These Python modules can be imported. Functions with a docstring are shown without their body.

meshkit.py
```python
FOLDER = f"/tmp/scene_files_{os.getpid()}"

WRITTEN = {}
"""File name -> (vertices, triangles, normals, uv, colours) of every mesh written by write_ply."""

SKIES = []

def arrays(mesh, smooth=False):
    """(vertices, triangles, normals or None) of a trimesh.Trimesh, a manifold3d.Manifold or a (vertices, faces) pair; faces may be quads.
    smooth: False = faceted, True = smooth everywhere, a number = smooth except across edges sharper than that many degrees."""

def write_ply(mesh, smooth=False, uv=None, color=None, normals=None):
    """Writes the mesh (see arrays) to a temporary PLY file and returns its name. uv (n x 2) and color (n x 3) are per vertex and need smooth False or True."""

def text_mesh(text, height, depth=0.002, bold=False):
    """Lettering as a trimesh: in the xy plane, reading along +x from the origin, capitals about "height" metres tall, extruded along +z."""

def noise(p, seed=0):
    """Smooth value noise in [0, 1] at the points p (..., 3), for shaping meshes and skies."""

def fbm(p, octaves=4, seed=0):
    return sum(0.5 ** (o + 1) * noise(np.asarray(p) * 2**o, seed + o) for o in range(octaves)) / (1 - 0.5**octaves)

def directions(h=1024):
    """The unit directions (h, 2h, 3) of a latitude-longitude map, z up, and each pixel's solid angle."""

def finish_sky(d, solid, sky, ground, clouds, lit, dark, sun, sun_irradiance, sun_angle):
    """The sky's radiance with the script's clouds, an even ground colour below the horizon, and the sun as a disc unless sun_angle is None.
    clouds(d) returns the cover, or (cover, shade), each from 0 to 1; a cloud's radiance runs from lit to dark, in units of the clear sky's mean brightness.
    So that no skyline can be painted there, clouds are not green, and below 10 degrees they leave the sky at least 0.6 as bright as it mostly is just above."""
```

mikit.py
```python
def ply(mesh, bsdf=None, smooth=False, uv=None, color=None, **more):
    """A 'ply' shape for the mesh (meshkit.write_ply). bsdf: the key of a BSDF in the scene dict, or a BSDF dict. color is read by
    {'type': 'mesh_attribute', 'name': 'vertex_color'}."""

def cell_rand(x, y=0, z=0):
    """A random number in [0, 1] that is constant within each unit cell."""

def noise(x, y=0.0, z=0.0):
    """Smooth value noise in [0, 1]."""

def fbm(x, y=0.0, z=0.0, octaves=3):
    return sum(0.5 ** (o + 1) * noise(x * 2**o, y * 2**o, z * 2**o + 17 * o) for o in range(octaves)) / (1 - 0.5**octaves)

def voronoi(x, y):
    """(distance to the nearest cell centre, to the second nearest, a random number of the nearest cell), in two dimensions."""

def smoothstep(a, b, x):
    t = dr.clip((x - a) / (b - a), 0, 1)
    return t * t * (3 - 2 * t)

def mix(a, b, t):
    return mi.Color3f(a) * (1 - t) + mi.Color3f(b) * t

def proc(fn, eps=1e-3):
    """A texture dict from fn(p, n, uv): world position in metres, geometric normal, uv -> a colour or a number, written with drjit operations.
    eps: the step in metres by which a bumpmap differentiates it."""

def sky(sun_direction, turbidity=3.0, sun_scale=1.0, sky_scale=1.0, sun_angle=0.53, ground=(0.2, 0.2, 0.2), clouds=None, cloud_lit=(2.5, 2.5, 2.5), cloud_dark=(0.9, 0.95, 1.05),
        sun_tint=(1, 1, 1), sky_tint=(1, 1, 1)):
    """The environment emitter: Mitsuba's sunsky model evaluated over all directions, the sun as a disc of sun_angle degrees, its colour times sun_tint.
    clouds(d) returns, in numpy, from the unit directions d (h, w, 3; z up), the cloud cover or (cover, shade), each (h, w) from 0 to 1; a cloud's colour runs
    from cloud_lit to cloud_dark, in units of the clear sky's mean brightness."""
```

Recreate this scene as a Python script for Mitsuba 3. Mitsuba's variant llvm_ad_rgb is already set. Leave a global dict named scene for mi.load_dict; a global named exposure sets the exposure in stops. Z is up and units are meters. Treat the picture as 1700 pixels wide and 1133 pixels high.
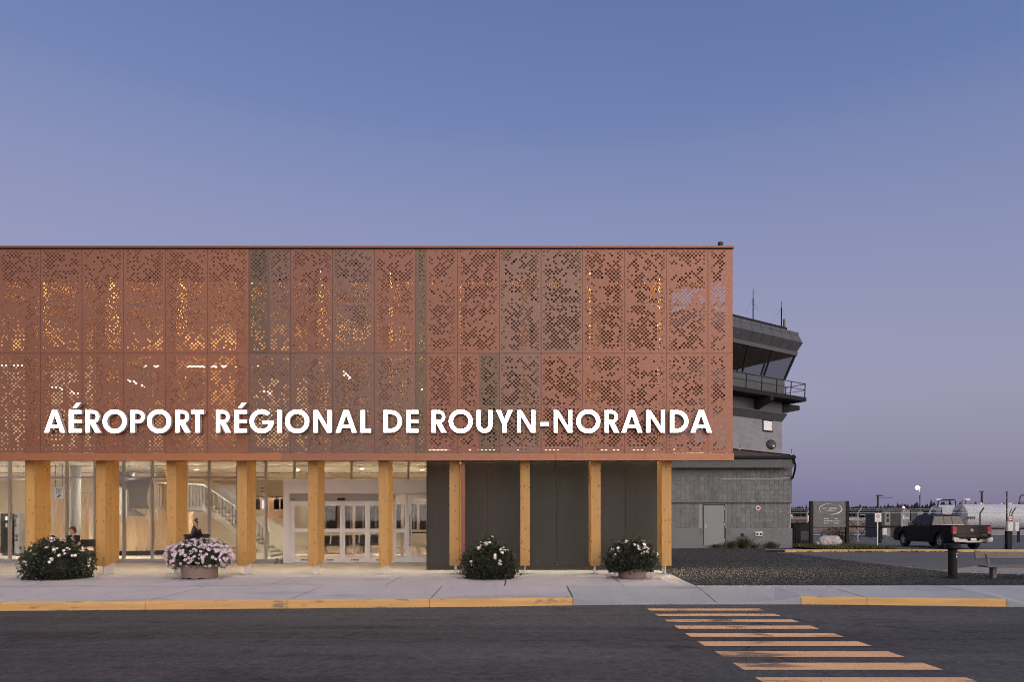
import math, random
import numpy as np, trimesh, drjit as dr, mitsuba as mi, mikit, meshkit
import manifold3d as m3
from shapely.geometry import Polygon, Point, box as sbox
from shapely.ops import unary_union
from shapely import affinity
from mikit import noise, fbm, voronoi, cell_rand, smoothstep, mix, proc

T = mi.ScalarTransform4f
rng = np.random.default_rng(7)
F, CX, CY, H = 1133.0, 867.0, 865.0, 1.6      # lens, picture centre and eye height that the photograph implies
exposure = 3.1
scene = {'type': 'scene'}
scene['camera'] = {'type': 'perspective', 'fov': math.degrees(2 * math.atan(850 / F)), 'fov_axis': 'x', 'near_clip': 0.1, 'far_clip': 6000.0,
                   'to_world': T().look_at(origin=[0, 0, H], target=[0, 10, H], up=[0, 0, 1]),
                   'principal_point_offset_x': (850 - CX) / 1700, 'principal_point_offset_y': (566.5 - CY) / 1133}
SUN = np.array([0.50, -0.86, 0.036]); SUN /= np.linalg.norm(SUN)


def dusk(d):
    """Afterglow round the set sun behind the camera, and the earth's shadow: a thin violet veil low in the opposite sky."""
    el = np.degrees(np.arcsin(np.clip(d[..., 2], -1, 1)))
    hor = np.sqrt(np.maximum(1 - d[..., 2] ** 2, 1e-6))
    toward = (d[..., 0] * SUN[0] + d[..., 1] * SUN[1]) / hor / np.hypot(SUN[0], SUN[1])
    away = np.clip(0.625 - 0.625 * toward, 0, 1)
    veil = 0.985 * np.clip(1 - el / 30.0, 0, 1) ** 0.77 * away
    ang = np.degrees(np.arccos(np.clip(d @ SUN, -1, 1)))
    glow = 0.85 * np.clip(np.exp(-(ang / 52.0) ** 2) - 0.03, 0, 1)
    cover = 1 - (1 - veil) * (1 - glow)
    belt = 0.037 * np.clip((el - 0.5) / 9.2, 0, 1)
    return cover, veil * (1 - belt) / np.maximum(veil + glow, 1e-6)


scene['sky'] = mikit.sky(SUN, turbidity=3, sun_scale=0.0, sky_scale=1.0, clouds=dusk, cloud_lit=(15.5, 13.6, 12.6), cloud_dark=(0.725, 0.705, 1.30),
                         sky_tint=(0.97, 1.16, 2.35))

# ------------------------------------------------------------------ helpers
labels, used = {}, set()


def numbered(key):
    k, n = key, 0
    while k in used:
        n += 1
        k = f'{key}_{n:03d}'
    used.add(k)
    return k


def tag(key, label=None, cat=None, group=None, kind=None):
    e = labels.setdefault(key, {})
    for a, b in (('label', label), ('category', cat), ('group', group), ('kind', kind)):
        if b: e[a] = b


def thing(name, label, cat, group=None):
    k = numbered(name)
    tag(k, label, cat, group)
    return k


def put(name, mesh, mat, parent=None, smooth=False, label=None, cat=None, group=None, kind=None, emit=None, w=1.0, **more):
    key = numbered(f'{parent}__{name}' if parent else name)
    if isinstance(mesh, MB): mesh = mesh.mesh()
    d = mikit.ply(mesh, mat, smooth=smooth, **more)
    if emit is not None:
        d['emitter'] = {'type': 'area', 'radiance': {'type': 'rgb', 'value': list(emit)}, 'sampling_weight': float(w)}
    scene[key] = d
    if label or cat or group or kind: tag(key, label, cat, group, kind)
    return key


_c = np.array([[x, y, z] for x in (-1, 1) for y in (-1, 1) for z in (-1, 1)], float)
BOXF = np.array([[0, 1, 3], [0, 3, 2], [4, 6, 7], [4, 7, 5], [0, 4, 5], [0, 5, 1], [2, 3, 7], [2, 7, 6], [0, 2, 6], [0, 6, 4], [1, 5, 7], [1, 7, 3]])


def _chamfer_template():
    pts, own = [], []
    for s in _c:
        for a in range(3):
            pts.append(s * 2 + s * np.eye(3)[a] * 0.5); own.append((s, a))
    hull = trimesh.convex.convex_hull(np.array(pts))
    idx = [int(np.argmin(np.linalg.norm(np.array(pts) - v, axis=1))) for v in hull.vertices]
    return own, np.array(idx)[hull.faces]


OWN, CHF = _chamfer_template()
OWN_S = np.array([o[0] for o in OWN]); OWN_A = np.eye(3)[[o[1] for o in OWN]]


class MB:
    def __init__(self): self.v, self.f, self.n = [], [], 0

    def raw(self, v, f):
        v, f = np.asarray(v, float), np.asarray(f, int)
        if f.shape[1] == 4: f = np.vstack([f[:, [0, 1, 2]], f[:, [0, 2, 3]]])
        self.v.append(v); self.f.append(f + self.n); self.n += len(v)
        return self

    def add(self, m):
        if hasattr(m, 'to_mesh'):
            q = m.to_mesh(); return self.raw(q.vert_properties[:, :3], q.tri_verts)
        return self.raw(m.vertices, m.faces)

    def box(self, x0, x1, y0, y1, z0, z1, c=0.0, rot=None):
        mid, half = np.array([(x0 + x1) / 2, (y0 + y1) / 2, (z0 + z1) / 2]), np.abs(np.array([(x1 - x0) / 2, (y1 - y0) / 2, (z1 - z0) / 2]))
        if c > 0:
            c = min(c, 0.45 * half.min())
            v, f = OWN_S * (half - c) + OWN_S * OWN_A * c, CHF
        else:
            v, f = _c * half, BOXF
        if rot is not None: v = v @ np.asarray(rot).T
        return self.raw(v + mid, f)

    def beam(self, a, b, w, h, c=0.0, up=(0, 0, 1)):
        """a bar of section w x h from a to b"""
        a, b = np.array(a, float), np.array(b, float)
        d = b - a; L = np.linalg.norm(d); d /= L
        s = np.cross(d, up); s /= np.linalg.norm(s) + 1e-12
        u = np.cross(s, d)
        R = np.stack([s, d, u], 1)
        m = (a + b) / 2
        tmp = MB().box(-w / 2, w / 2, -L / 2, L / 2, -h / 2, h / 2, c)
        return self.raw(tmp.v[0] @ R.T + m, tmp.f[0])

    def tube(self, pts, r, n=8):
        p = np.asarray(pts, float)
        t = np.gradient(p, axis=0); t /= np.linalg.norm(t, axis=1, keepdims=True) + 1e-12
        ref = np.array([0, 0, 1.0]) if abs(t[:, 2]).mean() < 0.8 else np.array([1.0, 0.0, 0])
        a = np.cross(t, ref); a /= np.linalg.norm(a, axis=1, keepdims=True) + 1e-12
        b = np.cross(t, a)
        an = np.arange(n) * 2 * np.pi / n
        r = np.broadcast_to(r, (len(p),))[:, None, None]
        v = (p[:, None] + r * (np.cos(an)[None, :, None] * a[:, None] + np.sin(an)[None, :, None] * b[:, None])).reshape(-1, 3)
        f = []
        for i in range(len(p) - 1):
            for j in range(n):
                k = (j + 1) % n
                f += [[i * n + j, i * n + k, (i + 1) * n + k], [i * n + j, (i + 1) * n + k, (i + 1) * n + j]]
        for base, sgn in ((0, 1), ((len(p) - 1) * n, -1)):
            for j in range(1, n - 1):
                f.append([base, base + j + 1, base + j][::sgn] if sgn == 1 else [base, base + j, base + j + 1])
        return self.raw(v, np.array(f)[:, ::-1] if False else f)

    def lathe(self, prof, c=(0, 0, 0), n=24, axis='z'):
        pr = np.asarray(prof, float); an = np.arange(n) * 2 * np.pi / n
        v = np.stack([pr[:, None, 0] * np.cos(an), pr[:, None, 0] * np.sin(an), np.broadcast_to(pr[:, None, 1], (len(pr), n))], -1).reshape(-1, 3)
        f = []
        for i in range(len(pr) - 1):
            for j in range(n):
                k = (j + 1) % n
                f += [[i * n + j, i * n + k, (i + 1) * n + k], [i * n + j, (i + 1) * n + k, (i + 1) * n + j]]
        if axis == 'x': v = v[:, [2, 0, 1]]
        if axis == 'y': v = v[:, [1, 2, 0]]
        return self.raw(v + np.array(c), f)

    def prism(self, poly, y_front, depth):
        """shapely polygon in x,z; front face at y_front, body going back by depth"""
        for g in getattr(poly, 'geoms', [poly]):
            if g.is_empty: continue
            m = trimesh.creation.extrude_polygon(g, depth, engine='earcut')
            v = m.vertices
            self.raw(np.stack([v[:, 0], y_front + depth - v[:, 2], v[:, 1]], 1), m.faces)
        return self

    def mesh(self): return trimesh.Trimesh(np.vstack(self.v), np.vstack(self.f), process=False)


def at(px, py, Y): return np.array([(px - CX) * Y / F, Y, H - (py - CY) * Y / F])
def X_(px, Y): return (px - CX) * Y / F
def Z_(py, Y): return H - (py - CY) * Y / F


def sheet(xs, ys, zf):
    gx, gy = np.meshgrid(xs, ys, indexing='ij')
    v = np.stack([gx, gy, zf(gx, gy) + 0 * gx], -1).reshape(-1, 3)
    n, m = len(xs), len(ys)
    i, j = np.meshgrid(np.arange(n - 1), np.arange(m - 1), indexing='ij')
    a = (i * m + j).ravel()
    return MB().raw(v, np.stack([a, a + m, a + m + 1, a + 1], 1))


def poly_sheet(pts, z, step=None):
    """flat polygon (x,y) triangulated, z a number or function"""
    p = Polygon(pts)
    v, f = trimesh.creation.triangulate_polygon(p, engine='earcut')
    zz = z(v[:, 0], v[:, 1]) if callable(z) else np.full(len(v), z)
    f = np.asarray(f)
    a = v[f[:, 1]] - v[f[:, 0]]; b = v[f[:, 2]] - v[f[:, 0]]
    f[(a[:, 0] * b[:, 1] - a[:, 1] * b[:, 0]) < 0] = f[(a[:, 0] * b[:, 1] - a[:, 1] * b[:, 0]) < 0][:, ::-1]
    return MB().raw(np.column_stack([v, zz]), f)


# ------------------------------------------------------------------ materials
def rgb(*c): return {'type': 'rgb', 'value': list(c)}


def mat(name, color, rough=0.6, metal=0.0, spec=0.5, bump=None, two=True, **more):
    c = color if isinstance(color, dict) else rgb(*color)
    b = {'type': 'principled', 'base_color': c, 'roughness': rough, 'metallic': metal, 'specular': spec, **more}
    if bump: b = {'type': 'bumpmap', 'arbitrary': proc(bump[0], bump[2] if len(bump) > 2 else 2e-3), 'scale': bump[1], 'bsdf': b}
    scene[name] = {'type': 'twosided', 'bsdf': b} if two else b
    return name


def copper(base):
    b = mi.Color3f(*base)
    def fn(p, n, uv):
        s = 0.93 + 0.14 * fbm(p.x * 0.7, p.y * 0.7, p.z * 0.5) + 0.03 * noise(p.x * 6, p.z * 1.1)
        return b * s
    return proc(fn)


mat('m_copper', copper((0.236, 0.114, 0.081)), 0.46, 0.75)
mat('m_copper_warm', copper((0.295, 0.132, 0.083)), 0.46, 0.75)
mat('m_mauve', copper((0.205, 0.122, 0.094)), 0.46, 0.75)
mat('m_olive', copper((0.155, 0.106, 0.074)), 0.46, 0.75)
mat('m_fascia', copper((0.315, 0.147, 0.090)), 0.46, 0.75)
mat('m_fascia_warm', copper((0.43, 0.178, 0.082)), 0.46, 0.75)
mat('m_steel_dark', (0.045, 0.042, 0.04), 0.5, 0.3)
mat('m_black_panel', (0.012, 0.012, 0.012), 0.9, 0.0, 0.1)
mat('m_black', (0.010, 0.010, 0.011), 0.5, 0.0, 0.2)
mat('m_gloss_black', (0.004, 0.004, 0.005), 0.15, 0.0, 0.18)
mat('m_white_steel', (0.72, 0.72, 0.70), 0.35, 0.1)
mat('m_galv', (0.5, 0.5, 0.5), 0.4, 0.5)
mat('m_alu', (0.33, 0.31, 0.31), 0.4, 0.35)
mat('m_alu_white', (0.80, 0.81, 0.84), 0.4, 0.1)
mat('m_header', (0.77, 0.80, 0.86), 0.45, 0.1)
mat('m_cream', (0.74, 0.69, 0.57), 0.8)
mat('m_ceiling', (0.72, 0.66, 0.54), 0.9)
mat('m_grey_column', (0.30, 0.30, 0.27), 0.7)
mat('m_brown_wall', (0.33, 0.19, 0.12), 0.6)
mat('m_letter_side', (0.42, 0.40, 0.41), 0.5, 0.2)
mat('m_letter_face', (0.8, 0.8, 0.8), 0.6)
mat('m_lamp', (0.8, 0.8, 0.8), 0.6)


def wood(c1, c2, knot, ax):
    c1, c2, kc = mi.Color3f(*c1), mi.Color3f(*c2), mi.Color3f(*knot)
    def fn(p, n, uv):
        if ax == 'z': u, v, w = p.x, p.y, p.z
        else: u, v, w = p.x, p.z, p.y
        g = fbm(u * 55, v * 55, w * 1.6)
        lam = cell_rand(dr.floor((u + 0.37 * v) / 0.045), dr.floor(w / 2.7))
        c = c1 + (c2 - c1) * dr.clip(0.25 * lam + 0.9 * g - 0.1, 0, 1)
        d1, d2, r = voronoi((u + v) * 5.5, w * 3.2)
        k = smoothstep(0.13, 0.03, d1) * dr.select(r > 0.45, 1.0, 0.0)
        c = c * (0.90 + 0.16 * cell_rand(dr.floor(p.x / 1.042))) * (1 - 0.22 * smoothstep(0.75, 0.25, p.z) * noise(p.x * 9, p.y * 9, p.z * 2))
        chk = smoothstep(0.985, 0.998, noise(u * 60 + 3, v * 60, w * 0.55))
        return (c * (1 - k) + kc * k) * (1 - 0.5 * chk)
    return proc(fn)


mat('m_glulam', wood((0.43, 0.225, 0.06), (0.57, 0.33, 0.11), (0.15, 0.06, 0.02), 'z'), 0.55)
mat('m_timber_soffit', wood((0.55, 0.33, 0.14), (0.68, 0.45, 0.21), (0.2, 0.1, 0.04), 'y'), 0.6)
mat('m_birch', wood((0.56, 0.40, 0.24), (0.66, 0.49, 0.31), (0.36, 0.22, 0.12), 'z'), 0.55)


def concrete(base, warm=0.0):
    b = mi.Color3f(*base)
    def fn(p, n, uv):
        s = 0.86 + 0.20 * fbm(p.x * 0.9, p.y * 0.9, p.z * 0.9, octaves=4) + 0.10 * (noise(p.x * 60, p.y * 60, p.z * 60) - 0.5)
        st = smoothstep(0.62, 0.75, fbm(p.x * 0.5 + 7, p.y * 1.7, p.z + 3))
        broom = 0.03 * (noise(p.x * 34, p.y * 1.2) - 0.5)
        spot = smoothstep(0.10, 0.05, voronoi(p.x * 1.7, p.y * 1.7)[0]) * dr.select(voronoi(p.x * 1.7, p.y * 1.7)[2] > 0.6, 1.0, 0.0)
        return b * (s + broom - 0.16 * st - 0.22 * spot)
    return proc(fn)


mat('m_sidewalk', concrete((0.355, 0.335, 0.345)), 0.8, bump=(lambda p, n, uv: fbm(p.x * 45, p.y * 20, p.z * 30), 0.003))
mat('m_sidewalk_grey', concrete((0.285, 0.30, 0.31)), 0.8, bump=(lambda p, n, uv: fbm(p.x * 45, p.y * 20, p.z * 30), 0.003))
mat('m_walkway', concrete((0.38, 0.40, 0.41)), 0.75)
mat('m_floor', (0.52, 0.48, 0.42), 0.35)
mat('m_foundation', concrete((0.185, 0.195, 0.20)), 0.85)
mat('m_pot', concrete((0.22, 0.155, 0.13)), 0.85)


def asphalt(p, n, uv):
    f = 0.62 + 0.8 * noise(p.x * 45, p.y * 45) * noise(p.x * 17, p.y * 17 + 5) + 0.25 * noise(p.x * 9, p.y * 9)
    big = 0.78 + 0.44 * fbm(p.x * 0.12, p.y * 0.55, octaves=4)
    tracks = 0.20 * smoothstep(0.52, 0.68, fbm(p.x * 0.16 + 3, p.y * 2.3, octaves=4))
    seam = smoothstep(0.035, 0.0, dr.abs(p.y - 10.3 - 0.12 * noise(p.x * 0.8) - 0.02 * p.x)) * noise(p.x * 1.3, 2)
    spk = dr.select(cell_rand(dr.floor(p.x * 55), dr.floor(p.y * 55)) > 0.993, 0.9, 0.0)
    oil = smoothstep(0.60, 0.78, fbm(p.x * 0.45 + 11, p.y * 1.1 + 2, octaves=4)) + smoothstep(0.11, 0.04, voronoi(p.x * 0.8, p.y * 0.8)[0])
    d1, d2, _ = voronoi(p.x * 0.22 + 0.3 * noise(p.x, p.y), p.y * 0.35 + 0.3 * noise(p.x * 1.4, p.y * 1.4 + 4))
    crack = smoothstep(0.022, 0.006, d2 - d1) * smoothstep(0.45, 0.6, noise(p.x * 0.25, p.y * 0.25 + 9))
    return mi.Color3f(0.057, 0.0535, 0.0525) * (1 - 0.28 * oil) * (1 - 0.5 * crack) * (f * big * big + tracks - 0.3 * seam + spk)


mat('m_asphalt', proc(asphalt), 0.8, bump=(lambda p, n, uv: noise(p.x * 70, p.y * 70) + 0.6 * noise(p.x * 33, p.y * 33), 0.005))
mat('m_lot', concrete((0.073, 0.075, 0.077)), 0.85)
mat('m_lot_pale', concrete((0.17, 0.165, 0.16)), 0.85)
mat('m_gravel', proc(lambda p, n, uv: mi.Color3f(0.037, 0.038, 0.039) * (0.45 + 1.1 * cell_rand(dr.floor(p.x * 28), dr.floor(p.y * 28), dr.floor(p.z * 28)))), 0.9)


def yellow(p, n, uv):
    wear = smoothstep(0.60, 0.74, fbm(p.x * 2.3, p.y * 9 + 3, p.z * 9, octaves=4))
    dirt = fbm(p.x * 1.1, p.y * 3, p.z * 14, octaves=4)
    c = mi.Color3f(0.58, 0.34, 0.125) * (0.80 + 0.4 * dirt)
    return mix(c, mi.Color3f(0.17, 0.13, 0.10), 0.75 * wear)


def zebra(p, n, uv):
    wear = smoothstep(0.52, 0.70, fbm(p.x * 1.9 + 9, p.y * 5, octaves=4)) * smoothstep(0.25, 0.5, noise(p.x * 0.7 + 4, p.y * 0.9))
    fine = smoothstep(0.72, 0.9, noise(p.x * 48, p.y * 48))
    c = mi.Color3f(0.66, 0.37, 0.175) * (0.86 + 0.25 * fbm(p.x * 0.8, p.y * 2))
    return mix(c, mi.Color3f(0.075, 0.062, 0.055), dr.clip(0.8 * wear + 0.35 * fine, 0, 1))


mat('m_yellow', proc(yellow), 0.7)
mat('m_zebra', proc(zebra), 0.75)
mat('m_grey_panel', proc(lambda p, n, uv: mix(mi.Color3f(0.042, 0.036, 0.034), mi.Color3f(0.033, 0.036, 0.034), noise(p.x * 0.8, p.z * 0.2)) * (0.85 + 0.14 * noise(dr.floor((p.x + 3.06) / 2.24) * 7.3) + 0.16 * noise(p.x * 38, p.z * 0.5) + 0.5 * smoothstep(0.62, 0.8, fbm(p.x * 3, p.z * 1.5 + 2)) * smoothstep(0.9, 0.2, p.z))), 0.45, 0.3)


def block(p, n, uv):
    u = p.x * 0.837 + p.y * 0.547
    r = cell_rand(dr.floor((p.x + 50) / 0.2525), dr.floor((p.z + 50) / 0.2525), 3)
    s = 0.84 + 0.24 * r * r + 0.14 * (fbm(p.x * 3, p.y * 3, p.z * 3) - 0.5) + 0.2 * (noise(p.x * 50, p.y * 50, p.z * 50) - 0.5)
    drip = smoothstep(0.6, 0.8, fbm(p.x * 2.2, 3, p.z * 0.35))
    return mi.Color3f(0.190, 0.197, 0.202) * (s - 0.16 * drip)


mat('m_block', proc(block), 0.9)
mat('m_mortar', (0.29, 0.30, 0.305), 0.9)
mat('m_tower_block', proc(lambda p, n, uv: mi.Color3f(0.25, 0.25, 0.262) * (0.88 + 0.14 * cell_rand(dr.floor((p.x * 0.837 + p.y * 0.547) / 0.4), dr.floor(p.z / 0.2)) + 0.2 * (fbm(p.x * 2, p.y * 2, p.z * 1.2) - 0.5)
                                                                                   - 0.1 * smoothstep(0.93, 0.99, dr.abs(2 * (p.z / 0.2 - dr.floor(p.z / 0.2)) - 1)))), 0.9)
mat('m_tower_metal', proc(lambda p, n, uv: mi.Color3f(0.072, 0.076, 0.080) * (0.9 + 0.2 * fbm(p.x * 0.8, p.y * 0.8, p.z * 2.5))), 0.5, 0.2)
mat('m_tower_dark', (0.016, 0.016, 0.018), 0.7, 0.0, 0.2)
mat('m_roof_red', proc(lambda p, n, uv: mi.Color3f(0.060, 0.035, 0.032) * (0.7 + 0.6 * fbm(p.x * 5, p.y * 5))), 0.85)
mat('m_door_grey', (0.23, 0.25, 0.262), 0.55)
mat('m_sign_grey', (0.115, 0.118, 0.118), 0.5)
mat('m_sign_light', (0.62, 0.62, 0.60), 0.6)
mat('m_white', (0.72, 0.72, 0.70), 0.6)
mat('m_red', (0.35, 0.03, 0.03), 0.4)
mat('m_tank', proc(lambda p, n, uv: mi.Color3f(0.46, 0.47, 0.48) * (0.85 + 0.25 * fbm(p.x * 0.5, p.y * 0.5, p.z * 2))), 0.5)
mat('m_rock', proc(lambda p, n, uv: mi.Color3f(0.42, 0.38, 0.375) * (0.45 + 1.05 * fbm(p.x * 9, p.y * 9, p.z * 9, octaves=4))), 0.9)
mat('m_leaf', proc(lambda p, n, uv: mi.Color3f(0.026, 0.034, 0.016) * (0.45 + 1.1 * noise(p.x * 16, p.y * 16, p.z * 16))), 0.6)
mat('m_leaf_light', proc(lambda p, n, uv: mi.Color3f(0.060, 0.075, 0.022) * (0.5 + 1.0 * noise(p.x * 12, p.y * 12, p.z * 12))), 0.6)
mat('m_leaf_dry', proc(lambda p, n, uv: mi.Color3f(0.105, 0.078, 0.050) * (0.4 + 1.2 * noise(p.x * 6, p.y * 6, p.z * 6))), 0.8)
mat('m_leaf_purple', (0.022, 0.013, 0.014), 0.45)
mat('m_petal', (0.78, 0.72, 0.68), 0.7)
mat('m_petal_pink', (0.74, 0.61, 0.68), 0.7)
mat('m_petal_eye', (0.10, 0.03, 0.07), 0.7)
mat('m_grass', proc(lambda p, n, uv: mi.Color3f(0.062, 0.066, 0.022) * (0.5 + 1.0 * noise(p.x * 3, p.y * 3))), 0.8)
mat('m_field', proc(lambda p, n, uv: mi.Color3f(0.145, 0.098, 0.066) * (0.6 + 0.8 * fbm(p.x * 0.05, p.y * 0.14, octaves=4))), 0.95)
mat('m_forest', proc(lambda p, n, uv: mi.Color3f(0.020, 0.022, 0.019) * (0.5 + 1.0 * noise(p.x * 0.5, p.y * 0.5, p.z * 0.7))), 0.95)
mat('m_bench_wood', wood((0.11, 0.10, 0.095), (0.16, 0.145, 0.135), (0.05, 0.04, 0.035), 'z'), 0.7)
mat('m_bench_dark', (0.035, 0.035, 0.037), 0.6)
mat('m_skin', (0.48, 0.27, 0.19), 0.55)
mat('m_hair', (0.055, 0.026, 0.014), 0.6)
mat('m_shirt_black', (0.010, 0.010, 0.012), 0.85)
mat('m_shirt_blue', (0.022, 0.026, 0.036), 0.85)
mat('m_denim', (0.03, 0.035, 0.05), 0.85)
mat('m_chrome', (0.40, 0.385, 0.38), 0.2, 0.9)
mat('m_truck', (0.003, 0.003, 0.003), 0.3, 0.0, 0.16, clearcoat=0.12, clearcoat_gloss=0.95)
mat('m_tailgate', (0.022, 0.015, 0.013), 0.35, 0.3, 0.4, clearcoat=0.3)
mat('m_tyre', (0.015, 0.015, 0.015), 0.85)
mat('m_taillight', (0.30, 0.015, 0.02), 0.2, clearcoat=0.6)
mat('m_shed', (0.17, 0.115, 0.085), 0.8)
mat('m_cab_grey', (0.20, 0.20, 0.20), 0.6)
mat('m_cab_dark', (0.045, 0.047, 0.047), 0.6)
mat('m_stair', (0.42, 0.39, 0.33), 0.55)
mat('m_stair_dark', (0.17, 0.155, 0.13), 0.5)
mat('m_rod', (0.06, 0.045, 0.035), 0.5)
mat('m_plane', (0.55, 0.55, 0.55), 0.4)
scene['m_glass'] = {'type': 'thindielectric', 'int_ior': 1.5}
scene['m_cab_glass'] = {'type': 'thindielectric', 'int_ior': 1.5, 'specular_transmittance': rgb(0.55, 0.56, 0.56)}

# ------------------------------------------------------------------ ground, road, pavements
KX = np.array([-60, -10.9, -0.6, 1.1, 3.0, 6.3, 7.7, 10.6, 13, 40.0])
KY = np.array([10.4, 14.15, 14.95, 15.22, 15.36, 15.42, 15.28, 14.92, 14.6, 11.5])
def Yk(x): return np.interp(x, KX, KY)
def zroad(y): return -0.0885 - 0.0132 * np.abs(y)
def zg(y): return np.clip(0.009 * (np.asarray(y) - 19.7), 0.0, 0.10)
def edge_drop(y): return 0.055 * np.clip((18.3 - np.asarray(y)) / 0.9, 0, 1)
def zwalk(y): return -0.022 * (19.7 - np.asarray(y))
FX = np.array([-60, 1.13, 2.2, 3.0, 5.0, 5.7, 6.3, 10.6, 11.3, 40.0])
def zfront(x):
    """height of the pavement's front edge above the road: full kerb, flush at the crossing"""
    return np.interp(x, FX, [0.172, 0.172, 0.075, 0.022, 0.022, 0.07, 0.165, 0.165, 0.03, 0.03])


xs = np.unique(np.concatenate([np.linspace(-60, 60, 81), KX]))
gx = MB()
rows = [(-40.0, lambda x: -40 + 0 * x), (0, lambda x: 0 * x), (1, lambda x: 0.5 * Yk(x)), (2, lambda x: Yk(x) + 0.02)]
vv = np.array([[(x, r(np.array(x)), zroad(r(np.array(x)))) for _, r in rows] for x in xs], float)
n, m = len(xs), len(rows)
i, j = np.meshgrid(np.arange(n - 1), np.arange(m - 1), indexing='ij'); a = (i * m + j).ravel()
gx.raw(vv.reshape(-1, 3), np.stack([a, a + m, a + m + 1, a + 1], 1))
put('road', gx, 'm_asphalt', kind='structure', label='dark asphalt road in front of the terminal')
# zebra crossing
xl, xr = 2.66, 5.06
cw = thing('crosswalk', 'faded orange zebra crossing painted across the asphalt road', 'crosswalk')
for a, b in zip([14.58, 13.66, 12.80, 11.97, 11.12, 10.28, 9.46, 8.63, 7.79, 6.95, 6.1], [14.20, 13.30, 12.43, 11.58, 10.73, 9.88, 9.05, 8.21, 7.36, 6.52, 5.7]):
    e = rng.normal(0, 0.012, 4)
    s = sheet(np.linspace(xl + e[0], xr + e[1], 9), [b + e[2], a + e[3]], lambda x, y: zroad(y) + 0.004)
    put('stripe', s, 'm_zebra', cw)

MIDY, BACKY = 17.3, 19.7
front_j = [-29.2, -26.15, -23.1, -20.05, -17.0, -13.9, -10.85, -7.95, -5.04, -2.02, 1.13, 4.42, 7.72, 10.6, 13.6, 16.7, 19.8, 23, 26, 29, 32, 35, 38]
back_j = [-30.6, -27.6, -24.6, -21.6, -18.6, -15.58, -12.55, -9.52, -6.5, -3.48, -0.45, 2.57, 4.42]
pav = numbered('pavement'); tag(pav, 'pale concrete pavement between the road and the terminal', None, None, 'structure')


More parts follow.
